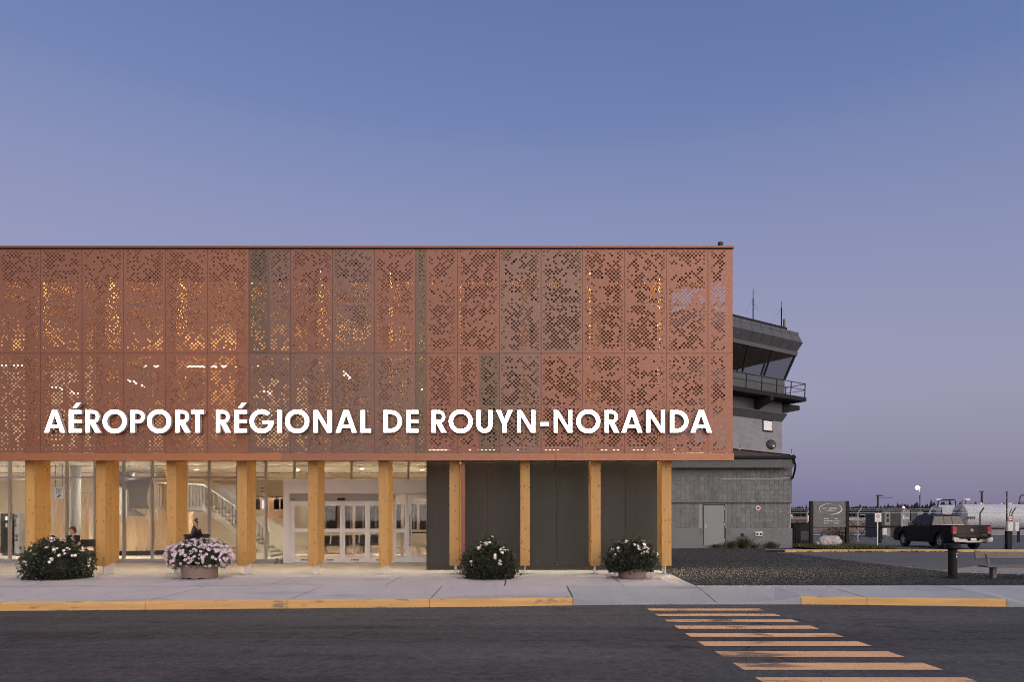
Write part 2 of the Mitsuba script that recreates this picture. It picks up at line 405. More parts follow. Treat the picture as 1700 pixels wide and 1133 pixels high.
def slab(x0, x1, ya, yb, za, zb):
    """slab with joints: functions of x for front y, back y and heights; top and skirts"""
    g = 0.018
    x = np.linspace(x0 + g, x1 - g, max(3, int((x1 - x0) / 0.5)))
    top = np.stack([np.stack([x, ya(x), za(x)], 1), np.stack([x, yb(x) - 2 * g, zb(x)], 1)], 1)
    low = top - [0, 0, 0.10]
    n = len(x)
    v = np.concatenate([top, low], 1).reshape(-1, 3)      # per x: front top, back top, front low, back low
    f = []
    for k in range(n - 1):
        q, r = 4 * k, 4 * (k + 1)
        f += [[q, r, r + 1, q + 1], [q + 2, r + 2, r, q], [q + 1, r + 1, r + 3, q + 3]]
    f += [[2, 0, 1, 3], [4 * (n - 1), 4 * (n - 1) + 2, 4 * (n - 1) + 3, 4 * (n - 1) + 1]]
    return MB().raw(v, f)


for x0, x1 in zip(front_j[:-1], front_j[1:]):
    back = (lambda x: 0 * x + MIDY) if x1 < 4.6 else (lambda x: 0 * x + MIDY + 0.15)
    put('slab', slab(x0, x1, lambda x: Yk(x) + 0.152, back, lambda x: zroad(Yk(x)) + zfront(x), lambda x: 0 * x + zwalk(MIDY)), 'm_sidewalk_grey' if x0 > 1 else 'm_sidewalk', pav)
for x0, x1 in zip(back_j[:-1], back_j[1:]):
    put('slab', slab(x0, x1, lambda x: 0 * x + MIDY, lambda x: 0 * x + BACKY, lambda x: 0 * x + zwalk(MIDY), lambda x: 0 * x), 'm_sidewalk', pav)
bx = np.linspace(-31, 38.5, 100)
bed = np.stack([np.stack([bx, Yk(bx) + 0.05, zroad(Yk(bx)) - 0.05], 1), np.stack([bx, 0 * bx + MIDY, 0 * bx + zwalk(MIDY) - 0.07], 1), np.stack([bx, 0 * bx + 17.46, 0 * bx - 0.075], 1)], 1)
bl = np.linspace(-31, 4.41, 40)
bed2 = np.stack([np.stack([bl, 0 * bl + 17.25, 0 * bl - 0.1], 1), np.stack([bl, 0 * bl + 19.72, 0 * bl - 0.06], 1)], 1)
bm = MB()
for B in (bed, bed2):
    n, m = B.shape[:2]
    i, j = np.meshgrid(np.arange(n - 1), np.arange(m - 1), indexing='ij'); a = (i * m + j).ravel()
    bm.raw(B.reshape(-1, 3), np.stack([a, a + m, a + m + 1, a + 1], 1))
put('bedding', bm, 'm_black', pav)


def kerb(x0, x1, mat_, parent, name='kerbstone', g=0.006):
    x = np.linspace(x0 + g, x1 - g, max(4, int((x1 - x0) / 0.4)))
    y, zr = Yk(x), zroad(Yk(x))
    zt = zr + zfront(x)
    prof = [(0.0, -0.08 + 0 * x, 0), (0.012, zt - zr - 0.03, 0), (0.04, zt - zr, 0), (0.15, zt - zr + 0.002, 0), (0.15, -0.08 + 0 * x, 0)]
    v = np.stack([np.stack([x, y + p[0], zr + np.maximum(p[1], -0.08)], 1) for p in prof], 1)
    n, m = len(x), len(prof)
    f = []
    for k in range(n - 1):
        for q in range(m - 1):
            a = k * m + q
            f.append([a, a + m, a + m + 1, a + 1])
    fm = MB().raw(v.reshape(-1, 3), f)
    fm.raw(np.concatenate([v[0], v[-1]]), [[0, 1, 2], [0, 2, 3], [0, 3, 4], [5, 7, 6], [5, 8, 7], [5, 9, 8]])
    return put(name, fm, mat_, parent)


kb = numbered('kerb'); tag(kb, 'yellow painted kerb along the road with a dropped gap at the crossing', None, None, 'structure')
for x0, x1 in zip(front_j[:-1], front_j[1:]):
    if x1 <= 1.2: kerb(x0, x1, 'm_yellow', kb)
kerb(1.13, 6.3, 'm_sidewalk_grey', kb, 'dropped_kerb')
kerb(6.3, 7.72, 'm_yellow', kb); kerb(7.72, 10.6, 'm_yellow', kb); kerb(10.6, 38, 'm_sidewalk_grey', kb, 'dropped_kerb')

put('walkway', sheet(np.linspace(-31, 4.42, 24), [BACKY + 0.002, 21, 22.5, 24, 26.3], lambda x, y: 0 * x), 'm_walkway', kind='structure', label='light concrete walkway under the overhang')
put('lobby_floor', sheet([-31, 4.9], [26.3, 45], lambda x, y: 0 * x + 0.004), 'm_floor', kind='structure', label='pale polished floor of the lobby')

# far ground
GY = [33, 60, 90, 150, 230, 330, 1200, 5000]
GZ = [0.06, 0.07, 0.08, 0.8, 3.0, 3.6, 3.6, 3.6]
put('field', sheet(np.linspace(-4000, 4000, 41), GY, lambda x, y: np.interp(y, GY, GZ) - 0.02), 'm_field', kind='structure', label='dry brown airfield grass beyond the car park')
put('ground', sheet(np.linspace(-4000, 4000, 21), [-4000, -41, 10, 33.5], lambda x, y: np.where(y < -30, -0.65, np.where(y < 20, -0.62, -0.4))), 'm_field', kind='structure', label='ground around the airport')
ys = np.linspace(17.4, 92, 60)
put('car_park', sheet(np.linspace(4.40, 75, 30), ys, lambda x, y: zg(y) - 0.012 - 2 * edge_drop(y)), 'm_lot', kind='structure', label='worn grey asphalt of the car park and service road')
put('concrete_path', poly_sheet([(12.9, 21.3), (13.1, 20.2), (40, 20.0), (40, 24.0), (16.1, 24.0), (14.0, 22.2)], lambda x, y: zg(y) - 0.006), 'm_lot_pale', kind='structure', label='pale worn concrete path behind the park bench')
put('apron', sheet([26, 34.2, 60], [70, 73.5], lambda x, y: 0 * x + 0.13), 'm_sidewalk', kind='structure', label='pale concrete strip beside the shelter')

gpts = [(4.405, 17.415), (40, 17.415), (40, 20.05), (14.7, 20.1), (13.2, 20.7), (12.95, 21.4), (12.7, 24.4), (12.3, 30.3), (11.6, 32.9), (14.9, 34.0), (14.9, 37.2), (4.405, 37.2)]
gp = Polygon(gpts)
gx = np.arange(4.405, 40.01, 0.22); gy = np.arange(17.415, 37.3, 0.22)
gm = sheet(gx, gy, lambda x, y: zg(y) + 0.012 + 0.035 * meshkit.fbm(np.stack([x * 0.6, y * 0.6, 0 * x], -1)) - 0.02 - edge_drop(y))
cen = gm.v[0][gm.f[0]].mean(1)
import shapely
keep = shapely.contains_xy(gp, cen[:, 0], cen[:, 1])
gv, gf = gm.v[0], gm.f[0][keep]
put('gravel_bed', trimesh.Trimesh(gv, gf), 'm_gravel', smooth=True, kind='structure', label='dark grey gravel bed beside the terminal')
# loose stones on it
def stones(n, pick, size):
    oc = np.array([[1, 0, 0], [-1, 0, 0], [0, 1, 0], [0, -1, 0], [0, 0, 1], [0, 0, -1.0]])
    of = np.array([[0, 2, 4], [2, 1, 4], [1, 3, 4], [3, 0, 4], [2, 0, 5], [1, 2, 5], [3, 1, 5], [0, 3, 5]])
    p = pick(n); n = len(p)
    s = rng.uniform(size[0], size[1], (n, 1, 1)) * rng.uniform(0.5, 1.2, (n, 6, 1))
    v = oc[None] * s * np.array([1, 1, 0.65])
    a = rng.uniform(0, 6.28, n); c, q = np.cos(a)[:, None], np.sin(a)[:, None]
    v = np.stack([v[..., 0] * c - v[..., 1] * q, v[..., 0] * q + v[..., 1] * c, v[..., 2]], -1) + p[:, None]
    f = of[None] + (np.arange(n) * 6)[:, None, None]
    return trimesh.Trimesh(v.reshape(-1, 3), f.reshape(-1, 3), process=False)


def pick_gravel(n):
    y = 17.5 + (rng.random(n) ** 1.7) * 19; x = rng.uniform(4.45, 24, n)
    ok = shapely.contains_xy(gp, x, y); x, y = x[ok], y[ok]
    return np.stack([x, y, zg(y) + 0.012 + 0.035 * meshkit.fbm(np.stack([x * 0.6, y * 0.6, 0 * x], -1)) - 0.014 - edge_drop(y)], -1)


put('gravel', stones(42000, pick_gravel, (0.012, 0.032)), 'm_gravel', kind='stuff', label='loose grey stones strewn over the gravel bed', cat='gravel')
# service-road kerb
sk = numbered('service_kerb'); tag(sk, 'low yellow kerb along the far side of the service road', None, None, 'structure')
xx = np.linspace(12.6, 40, 10)
for a, b in zip(xx[:-1], xx[1:]):
    put('kerbstone', MB().box(a + 0.01, b - 0.01, 32.72, 32.9, 0.0, 0.215, 0.03), 'm_yellow', sk)
put('verge', poly_sheet([(12.6, 32.91), (18.7, 32.91), (19.0, 34.2), (18.0, 37.5), (14.8, 41), (14.8, 33)], 0.2), 'm_grass', kind='structure', label='grassy island behind the low yellow kerb')
put('verge_path', poly_sheet([(11.7, 33.0), (19.5, 32.92), (19.5, 33.6), (12, 33.6)], 0.175), 'm_lot_pale', kind='structure', label='narrow strip behind the low kerb')

# ------------------------------------------------------------------ terminal: perforated screen
YS = 19.64
PX0, PW = -13.867, 1.2007
ZT, ZM, ZB = 9.435, 6.42, 3.545
screen = thing('perforated_screen', 'copper coloured screen of perforated metal panels wrapping the upper terminal front', 'screen')
PITCH = 0.05755


def perforate(x0, x1, z0, z1, r0, seed, left_m=0.06, right_m=0.06):
    """punched sheet: round holes on a diagonal lattice, some left blank, with bare patches"""
    g = np.random.default_rng(seed)
    i = np.arange(math.ceil((x0 + left_m + 15.0286) / PITCH), math.floor((x1 - right_m + 15.0286) / PITCH) + 1)
    j = np.arange(math.ceil((z0 + 0.06 - 16.6058) / PITCH), math.floor((z1 - 0.07 - 16.6058) / PITCH) + 1)
    gi, gj = np.meshgrid(i, j, indexing='ij')
    X, Z = gi * PITCH - 15.0286, gj * PITCH + 16.6058
    dens = meshkit.fbm(np.stack([X * 2.6, 0 * X, Z * 2.6], -1), 3, seed=11)
    fine = meshkit.noise(np.stack([(gi + gj) * 0.9, (gi - gj) * 0.35, 0 * X], -1), 5) * 0.5 + meshkit.noise(np.stack([(gi - gj) * 0.9, (gi + gj) * 0.35, 0 * X], -1), 9) * 0.5
    on = ((gi + gj) % 2 == 0) & (g.random(X.shape) < np.clip((dens - 0.5) * 2.0 + (fine - 0.5) * 2.2 + 0.66, 0.08, 0.95))
    X, Z = X[on], Z[on]
    r = r0 * (0.95 + 0.10 * g.random(len(X)))
    edge = np.minimum(np.minimum(X - x0, x1 - X), np.minimum(Z - z0, z1 - Z))
    r = r * np.clip(0.75 + 2.2 * (edge - 0.07), 0.75, 1.0)
    r = np.where(g.random(len(r)) < 0.02, np.minimum(r * 1.3, 0.036), r)
    an = np.arange(8) * 2 * np.pi / 8 + np.pi / 8
    hs = [np.stack([x + q * np.cos(an), z + q * np.sin(an)], 1) for x, z, q in zip(X, Z, r)]
    return Polygon([(x0, z0), (x1, z0), (x1, z1), (x0, z1)], hs)


RED, WRM, MAU, OLI = 'm_copper', 'm_copper_warm', 'm_mauve', 'm_olive'
upper = {5: [(0.49, OLI), (1, MAU)], 7: [(1, MAU)], 9: [(0.26, OLI), (1, RED)], 11: [(1, MAU)], 12: [(1, MAU)]}
lower = {5: [(1, MAU)], 6: [(1, MAU)], 7: [(1, MAU)], 8: [(1, MAU)], 9: [(0.26, OLI), (1, RED)], 10: [(0.51, RED), (1, OLI)], 11: [(1, MAU)]}
for k in range(-3, 17):
    xa = PX0 + PW * k
    xb = min(xa + PW, 6.06)
    for row, (za, zb, tints) in enumerate(((ZM, ZT, upper), (ZB, ZM, lower))):
        prev = 0.0
        for frac, tint in tints.get(k, [(1, WRM if k < 5 else RED)]):
            x0, x1 = xa + prev * (xb - xa) + (0.005 if prev == 0 else 0.0008), xa + frac * (xb - xa) - (0.005 if frac == 1 else 0.0008)
            r0 = np.interp(x0, [-14, -4, 0, 5], [0.0250, 0.0255, 0.0300, 0.0300])
            pl = perforate(x0, x1, za + 0.005, zb - 0.005, r0, 1000 + (k + 3) * 10 + row * 400 + int(prev * 9), right_m=0.2 if k == 16 else 0.06)
            put('panel', MB().prism(pl, YS - 0.004, 0.004), tint, screen)
            prev = frac
for x0, x1 in zip([-17.5, -13.2, -9.97, -6.9, -3.05, 0.95, 3.52], [-13.2, -9.97, -6.9, -3.05, 0.95, 3.52, 6.08]):
    put('fascia', MB().box(x0 + 0.002, x1 - 0.002, 19.575, 19.76, 3.33, 3.54, 0.004), 'm_fascia' if x0 > -7 else 'm_fascia_warm', screen)
for x0, x1 in zip([-17.5, -12.6, -7.4, -1.9, 3.1], [-12.6, -7.4, -1.9, 3.1, 6.08]):
    put('top_cap', MB().box(x0 + 0.002, x1 - 0.002, 19.57, 20.05, 9.437, 9.50, 0.006), 'm_copper', screen)
for py in (458, 506, 587, 676, 744):
    z = Z_(py, 19.8)
    put('rail', MB().box(-17.4, 6.0, 19.74, 19.80, z - 0.03, z + 0.03), 'm_white_steel' if py != 458 else 'm_steel_dark', screen)
for k in range(-3, 17):
    x = PX0 + PW * k
    put('joint_strip', MB().box(x - 0.022, x + 0.022, YS + 0.002, YS + 0.03, ZB, ZT), 'm_black_panel', screen)
put('joint_strip', MB().box(-17.45, 6.03, YS + 0.031, YS + 0.05, ZM - 0.022, ZM + 0.022), 'm_black_panel', screen)
put('side_return', MB().box(6.052, 6.06, 19.645, 20.35, 3.53, 9.43), 'm_copper', screen)
put('side_return', MB().box(6.045, 6.051, 19.77, 20.35, 3.42, 3.529), 'm_copper', screen)

# illuminated lettering
def ring(cx, cy, ro, ri): return Point(cx, cy).buffer(ro, 32).difference(Point(cx, cy).buffer(ri, 32))


def glyph(c, w):
    if c == 'A':
        g = Polygon([(0, 0), (w * .375, 1), (w * .625, 1), (w, 0)])
        return g.difference(Polygon([(w * .235, -.01), (w * .305, .20), (w * .695, .20), (w * .765, -.01)])).difference(Polygon([(w * .365, .37), (w * .5, .74), (w * .635, .37)]))
    if c in 'EÉ':
        g = unary_union([sbox(0, 0, .21, 1), sbox(0, 0, w, .185), sbox(0, .41, w, .585), sbox(0, .815, w, 1)])
        if c == 'É': g = g.union(Polygon([(w * .27, 1.08), (w * .62, 1.335), (w * 1.0, 1.335), (w * .62, 1.08)]))
        return g
    if c in 'PR':
        r = .30
        g = unary_union([sbox(0, .40, w - r, 1), Point(w - r, .70).buffer(r, 32)]).difference(unary_union([sbox(.21, .57, w - r, .83), Point(w - r, .70).buffer(.13, 24)]))
        g = g.union(sbox(0, 0, .21, 1))
        if c == 'R':
            g = affinity.scale(g, .95, 1, origin=(0, 0)).union(Polygon([(.22, .45), (.42, .47), (w * 1.06, 0), (w * 1.06 - .26, 0), (.20, .41)]))
        return g
    if c == 'O': return affinity.translate(ring(0, 0, .535, .325), w / 2, .5)
    if c == 'T': return sbox(0, .815, w, 1).union(sbox(w / 2 - .105, 0, w / 2 + .105, 1))
    if c == 'I': return sbox(0, 0, .21, 1)
    if c == 'L': return sbox(0, 0, .21, 1).union(sbox(0, 0, w, .19))
    if c == 'N': return unary_union([sbox(0, 0, .20, 1), sbox(w - .20, 0, w, 1), Polygon([(0, 1), (.21, 1), (w, 0), (w - .21, 0)])])
    if c == 'U':
        ro = w / 2
        a = unary_union([sbox(0, ro - .02, w, 1), Point(ro, ro - .02).buffer(ro, 32)])
        return a.difference(unary_union([sbox(.21, ro - .02, w - .21, 1.1), Point(ro, ro - .02).buffer(ro - .21, 32)]))
    if c == 'D':
        o = sbox(0, 0, w - .5, 1).union(Point(w - .5, .5).buffer(.5, 32)); q = sbox(.21, .19, w - .5, .81).union(Point(w - .5, .5).buffer(.30, 32).intersection(sbox(.21, .19, 2, .81)))
        return o.difference(q).intersection(sbox(0, 0, 2, 1))
    if c == 'Y': return unary_union([Polygon([(0, 1), (.24, 1), (w / 2, .62), (w - .24, 1), (w, 1), (w / 2 + .105, .38), (w / 2 - .105, .38)]), sbox(w / 2 - .105, 0, w / 2 + .105, .45)])
    if c == '-': return sbox(0, .27, w, .475)
    if c == 'G':
        o = affinity.translate(ring(0, 0, .535, .325), .535, .5)
        o = o.difference(Polygon([(.535, .5), (.93, .88), (1.3, .9), (1.3, .5)]))
        return o.union(sbox(.555, .36, 1.062, .535)).difference(Polygon([(1.062, .3), (1.2, .3), (1.2, .6), (1.062, .6)]))


LET = [('A', 73, 108.6), ('É', 114.2, 135.6), ('R', 141.7, 166.5), ('O', 170, 211), ('P', 216, 240.6), ('O', 243.7, 284.6), ('R', 290.6, 315.4), ('T', 317.2, 339.2),
       ('R', 358.3, 382.6), ('É', 388.7, 410.2), ('G', 414, 454.6), ('I', 460, 468.2), ('O', 473.2, 513.6), ('N', 520, 550.8), ('A', 556.7, 592.7), ('L', 598.4, 616.3),
       ('D', 636.3, 667.8), ('E', 674, 694.8), ('R', 716.3, 740.8), ('O', 744.6, 785.2), ('U', 790.8, 817.9), ('Y', 822.7, 852), ('N', 857.8, 889.1), ('-', 897, 911),
       ('N', 919, 950.4), ('O', 956.5, 996.8), ('R', 1003.5, 1027.6), ('A', 1031, 1067), ('N', 1072.3, 1104.4), ('D', 1111.7, 1143.2), ('A', 1145.7, 1182.4)]
sign = thing('terminal_sign', 'row of raised white glowing letters AÉROPORT RÉGIONAL DE ROUYN-NORANDA on the copper screen', 'sign')
YL = 19.47
cap = 38.1 * YL / F
zb_ = Z_(719, YL)
for c, a, b in LET:
    w = (b - a) / 38.1
    g = glyph(c, w).buffer(-0.011, join_style=2)
    def place(q): return affinity.translate(affinity.scale(q, cap, cap, origin=(0, 0)), X_(a, YL), zb_)
    k = put('letter', MB().prism(place(g), YL, 0.12), 'm_letter_side', sign)
    put('face', MB().prism(place(g.buffer(-0.004)), YL - 0.012, 0.0115), 'm_letter_face', k, emit=(0.34, 0.335, 0.325), w=0.04)
    st = MB()
    for t in (0.3, 0.7):
        st.box(X_(a, YL) + t * w * cap - 0.006, X_(a, YL) + t * w * cap + 0.006, YL + 0.121, YS - 0.005, zb_ + (0.09 if c in 'EÉLDU' else 0.345 if c == '-' else 0.06) * cap, zb_ + (0.12 if c in 'EÉLDU' else 0.365 if c == '-' else 0.085) * cap)
    put('standoff', st, 'm_steel_dark', k) if c != 'U' else None

# ------------------------------------------------------------------ timber columns
ordn = ['first', 'second', 'third', 'fourth', 'fifth', 'sixth', 'seventh', 'eighth', 'ninth', 'tenth']
for k in range(-1, 10):
    x0 = X_(41.5 + 117.46 * k, 20.1); x1 = x0 + 0.285; xm = (x0 + x1) / 2
    where = {0: 'partly hiding the seated people', 1: 'beside the black bench', 2: 'behind the pink flowers', 3: 'in front of the stair', 4: 'left of the sliding door', 5: 'right of the sliding door',
             6: 'beside the copper downpipe', 7: 'where dark cladding is seen on both sides', 8: 'left of the smaller flower pot', 9: 'at the end beside the gravel'}.get(k, 'outside the picture')
    col = thing('timber_column', f'{ordn[k]} glued timber column counted along the front, {where}' if k >= 0 else 'glued timber column beyond the first one, out of view', 'column', 'timber columns behind the screen')
    prof = Polygon([(20.1, 0.27), (20.785, 0.39), (20.785, 9.2), (20.1, 9.2)])
    m = trimesh.creation.extrude_polygon(prof, x1 - x0, engine='earcut')
    v = m.vertices
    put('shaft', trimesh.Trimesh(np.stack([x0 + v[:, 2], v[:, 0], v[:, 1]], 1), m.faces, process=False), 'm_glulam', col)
    put('foot', MB().box(xm - 0.012, xm + 0.012, 20.24, 20.72, 0.015, 0.30).box(xm - 0.012, xm + 0.012, 20.3, 20.7, 0.30, 0.36), 'm_white_steel', col)
    put('lamp_bar', MB().box(xm - 0.02, xm + 0.02, 20.80, 20.835, 5.5, 8.7), 'm_lamp', col, emit=17 * np.array([1.0, 0.66, 0.27]), w=1.0)
    put('lamp_shield', MB().box(xm - 0.075, xm + 0.075, 20.845, 20.855, 5.3, 8.75).box(xm - 0.03, xm + 0.03, 20.80, 20.844, 5.40, 5.42), 'm_black', col)
    put('lamp_clip', MB().box(xm - 0.05, xm + 0.05, 20.787, 20.798, 5.4, 8.75), 'm_steel_dark', col)
    put('base_plate', MB().box(xm - 0.11, xm + 0.11, 20.2, 20.76, 0.0, 0.014, 0.003), 'm_galv', col)

# copper downpipe in front of the dark cladding
dp = thing('downpipe', 'square copper downpipe beside the seventh timber column', 'pipe')
put('shaft', MB().box(X_(765.6, 19.95), X_(772, 19.95), 19.95, 20.06, 0.0, 3.36, 0.006), 'm_copper', dp)
put('bracket', MB().box(X_(765, 19.94), X_(772.6, 19.94), 19.942, 20.08, 2.38, 2.42), 'm_copper', dp)

# ------------------------------------------------------------------ terminal building
term = thing('terminal_building', 'airport terminal with glazed lobby and dark grey clad wall behind the copper screen', 'building')
GYW = 22.1
gw = put('wall', MB().box(-3.055, 4.83, GYW + 0.03, 27.0, 0.0, 9.2), 'm_steel_dark', term, label='dark grey clad wall')
js = [-3.06, -1.137, 1.107, 3.35, 4.84]
for a, b in zip(js[:-1], js[1:]):
    for z0, z1 in ((0.175, 3.9), (3.91, 9.19)):
        put('panel', MB().box(a + 0.004, b - 0.004, GYW, GYW + 0.031, z0, z1, 0.003), 'm_grey_panel' if z0 < 1 else 'm_black_panel', gw)
put('base_trim', MB().box(-3.07, 4.85, GYW - 0.03, GYW + 0.03, 0.125, 0.165, 0.006).box(-3.065, 4.845, GYW - 0.012, GYW + 0.03, 0.003, 0.118, 0.006), 'm_steel_dark', gw)
put('corner_trim', MB().box(-3.10, -3.062, GYW - 0.02, GYW + 0.05, 0.003, 9.19), 'm_steel_dark', gw)

rf = put('roof', MB().box(-31, 4.9, 19.78, 45, 9.25, 9.43).box(4.9, 6.03, 19.78, 22.4, 9.25, 9.43), 'm_steel_dark', term)
for x in np.arange(-20, 6.0, 1.0):
    put('soffit_panel', MB().box(x + 0.004, min(x + 0.996, 6.02), 19.82, 26.1 if x < 4.5 else 22.35, 9.205, 9.245), 'm_timber_soffit', rf)
put('soffit_panel', MB().box(-31, 4.9, 26.12, 45, 9.205, 9.245), 'm_timber_soffit', rf)
put('edge_beam', MB().box(-31, 6.0, 19.83, 19.93, 8.9, 9.2), 'm_steel_dark', rf)
for k in range(-1, 10):
    x0 = X_(41.5 + 117.46 * k, 20.1)
    put('beam', MB().box(x0 + 0.03, x0 + 0.255, 20.79, 26.1 if k < 6 else 22.09, 8.8, 9.2), 'm_glulam', rf)
vp = thing('vent_pipe', 'small dark vent pipe standing on the flat roof edge', 'pipe')
put('stack', MB().lathe([(0.0, 9.4), (0.065, 9.4), (0.065, 9.87), (0.0, 9.87)], (X_(1196, 20.4), 20.4, 0), 12), 'm_steel_dark', vp)
put('cap', MB().lathe([(0.0, 9.87), (0.085, 9.87), (0.075, 9.93), (0.0, 9.94)], (X_(1196, 20.4), 20.4, 0), 12), 'm_steel_dark', vp)

# glazing
GL = 26.2
gz = put('glazing', MB().box(-31, -8.98, GL - 0.08, GL + 0.08, 0.0, 0.13, 0.01), 'm_alu', term, label='tall glass curtain wall of the lobby')
mull = [-19.667 + 1.0926 * k for k in range(-8, 16)]
for x in mull:
    lo = 0.131 if x < -9.0 else 3.17
    put('mullion', MB().box(x - 0.028, x + 0.028, GL - 0.075, GL + 0.09, lo, 9.2, 0.004), 'm_alu', gz)
ztr = [0.131, 3.265, 4.25, 5.75, 7.4, 9.2]
for a, b in zip(mull[:-1], mull[1:]):
    for z0, z1 in zip(ztr[:-1], ztr[1:]):
        if z1 < 3.5 and b > -8.9: continue
        if a > -20.8 - 1.1: put('transom', MB().box(a + 0.029, b - 0.029, GL - 0.06, GL + 0.06, z1 - 0.03, min(z1 + 0.03, 9.2), 0.004), 'm_alu', gz)
        put('pane', MB().raw([[a + 0.02, GL, z0], [b - 0.02, GL, z0], [b - 0.02, GL, z1], [a + 0.02, GL, z1]], [[0, 1, 2, 3]]), 'm_glass', gz)

# entrance vestibule
VY = 25.6
def VX(px): return X_(px, VY)
def VZ(py): return Z_(py, VY)
ves = put('entrance', MB().box(-8.97, -3.1, VY, GL - 0.09, VZ(820), VZ(796), 0.006), 'm_header', term, label='entrance with pale header panel and aluminium doors')
put('post', MB().box(VX(470), VX(480), VY, GL - 0.1, 0.0, VZ(820) - 0.002, 0.006), 'm_alu_white', ves)
hd = put('door_header', MB().box(VX(480.5), VX(651), VY + 0.04, VY + 0.2, VZ(832), VZ(820) - 0.003, 0.006), 'm_alu', ves)
put('sensor', MB().box(VX(560), VX(573), VY - 0.01, VY + 0.039, VZ(831.5), VZ(827), 0.008), 'm_black', hd)
put('plate', MB().box(VX(484), VX(489.5), VY + 0.03, VY + 0.039, VZ(830), VZ(828.6)), 'm_black', hd)
for px in (481.5, 652.5, 675):
    put('post', MB().box(VX(px) - 0.035, VX(px) + 0.035, VY + 0.05, VY + 0.16, 0.0, VZ(832) - 0.002, 0.004), 'm_alu_white', ves)
for i_, (a, b) in enumerate([(483.5, 525.5), (525.7, 566.8), (567.2, 609), (609.3, 650.8)]):
    y0 = VY + (0.06 if i_ in (0, 3) else 0.11)
    xa, xb, st = VX(a), VX(b), 0.095
    fr = MB()
    fr.box(xa, xa + st, y0, y0 + 0.045, 0.03, VZ(832) - 0.006, 0.006).box(xb - st, xb, y0, y0 + 0.045, 0.03, VZ(832) - 0.006, 0.006)
    for z0, z1 in ((0.03, 0.20), (1.165, 1.30), (VZ(840), VZ(832) - 0.006)):
        fr.box(xa + st, xb - st, y0 + 0.002, y0 + 0.043, z0, z1, 0.005)
    dk = put('sliding_door', fr, 'm_alu_white', ves)
    put('pane', MB().raw([[xa + st, y0 + 0.02, 0.19], [xb - st, y0 + 0.02, 0.19], [xb - st, y0 + 0.02, VZ(838)], [xa + st, y0 + 0.02, VZ(838)]], [[0, 1, 2, 3]]), 'm_glass', dk)
    put('sticker', MB().box((xa + xb) / 2 - 0.15, (xa + xb) / 2 + 0.15, y0 - 0.003, y0 + 0.001, 0.10, 0.14), 'm_black', dk)
sl = MB(); xa, xb = VX(655), VX(673.5)
sl.box(xa, xa + 0.05, VY + 0.07, VY + 0.12, 0.03, VZ(820) - 0.003).box(xb - 0.05, xb, VY + 0.07, VY + 0.12, 0.03, VZ(820) - 0.003)
for z0, z1 in ((0.03, 0.24), (1.165, 1.30), (VZ(824), VZ(820) - 0.003)): sl.box(xa + 0.05, xb - 0.05, VY + 0.072, VY + 0.118, z0, z1)
sk_ = put('sidelight', sl, 'm_alu_white', ves)
put('pane', MB().raw([[xa + .04, VY + 0.09, 0.2], [xb - .04, VY + 0.09, 0.2], [xb - .04, VY + 0.09, VZ(823)], [xa + .04, VY + 0.09, VZ(823)]], [[0, 1, 2, 3]]), 'm_glass', sk_)
hgd = MB(); xa, xb = VX(676.5), VX(722)
hgd.box(xa, xa + 0.15, VY + 0.07, VY + 0.12, 0.03, VZ(821), 0.006).box(xb - 0.15, xb, VY + 0.07, VY + 0.12, 0.03, VZ(821), 0.006)
hgd.box(xa + 0.15, xb - 0.15, VY + 0.072, VY + 0.118, 0.03, 0.27, 0.006).box(xa + 0.15, xb - 0.15, VY + 0.072, VY + 0.118, VZ(828), VZ(821), 0.006)
hk = put('hinged_door', hgd, 'm_alu_white', ves, label='hinged glass door with long pull handle')
put('pane', MB().raw([[xa + .14, VY + 0.09, 0.26], [xb - .14, VY + 0.09, 0.26], [xb - .14, VY + 0.09, VZ(827)], [xa + .14, VY + 0.09, VZ(827)]], [[0, 1, 2, 3]]), 'm_glass', hk)
hx = VX(680.3)
put('handle', MB().tube([[hx, VY + 0.02, VZ(909)], [hx, VY + 0.02, VZ(855)]], 0.014).box(hx - .01, hx + .01, VY + .02, VY + .07, VZ(907), VZ(906)).box(hx - .01, hx + .01, VY + .02, VY + .07, VZ(858), VZ(857)), 'm_black', hk)
put('push_bar', MB().box(xa + .15, xb - .15, VY + 0.13, VY + 0.17, VZ(886), VZ(884), .004), 'm_black', hk)
# inner doors of the vestibule
IY = 28.6
inner = MB()
for px in (480, 522, 566, 587, 608, 648, 668, 694, 715):
    x = X_(px, IY); inner.box(x - 0.05, x + 0.05, IY, IY + 0.08, 0.0, 2.55)
inner.box(X_(480, IY), -3.1, IY - 0.001, IY + 0.081, 2.3, 2.62).box(X_(480, IY), -3.1, IY + 0.003, IY + 0.077, 0.0, 0.16)
put('inner_frame', inner, 'm_cream', ves)

# lobby shell
lob = put('lobby_shell', MB().box(-31, 4.9, 40.0, 40.2, 2.56, 9.2).box(-31, X_(536, 40), 40.0, 40.2, 0, 2.559).box(X_(715, 40), 4.9, 40.0, 40.2, 0, 2.559).box(X_(536, 40), X_(715, 40), 40, 40.2, 0, 1.08), 'm_cream', term)
uf = MB()
for ya, yb in ((27.3, 29.26), (29.54, 33.46), (33.74, 37.46), (37.74, 40)): uf.box(-31, -3.1, ya, yb, 3.95, 4.25)
put('upper_floor', uf, 'm_ceiling', term)
put('partition', MB().box(-31, -30.9, 26.3, 40, 0, 9.2), 'm_cream', term)
put('partition', MB().box(4.8, 4.9, 27.01, 40, 0, 9.2), 'm_cream', term)
put('partition', MB().box(-3.09, -3.0, 27.01, 33, 0, 3.94), 'm_cream', term)
dw = put('airside_window', MB().box(X_(536, 40), X_(715, 40), 40.12, 40.18, 1.081, 2.559), 'm_gloss_black', term)
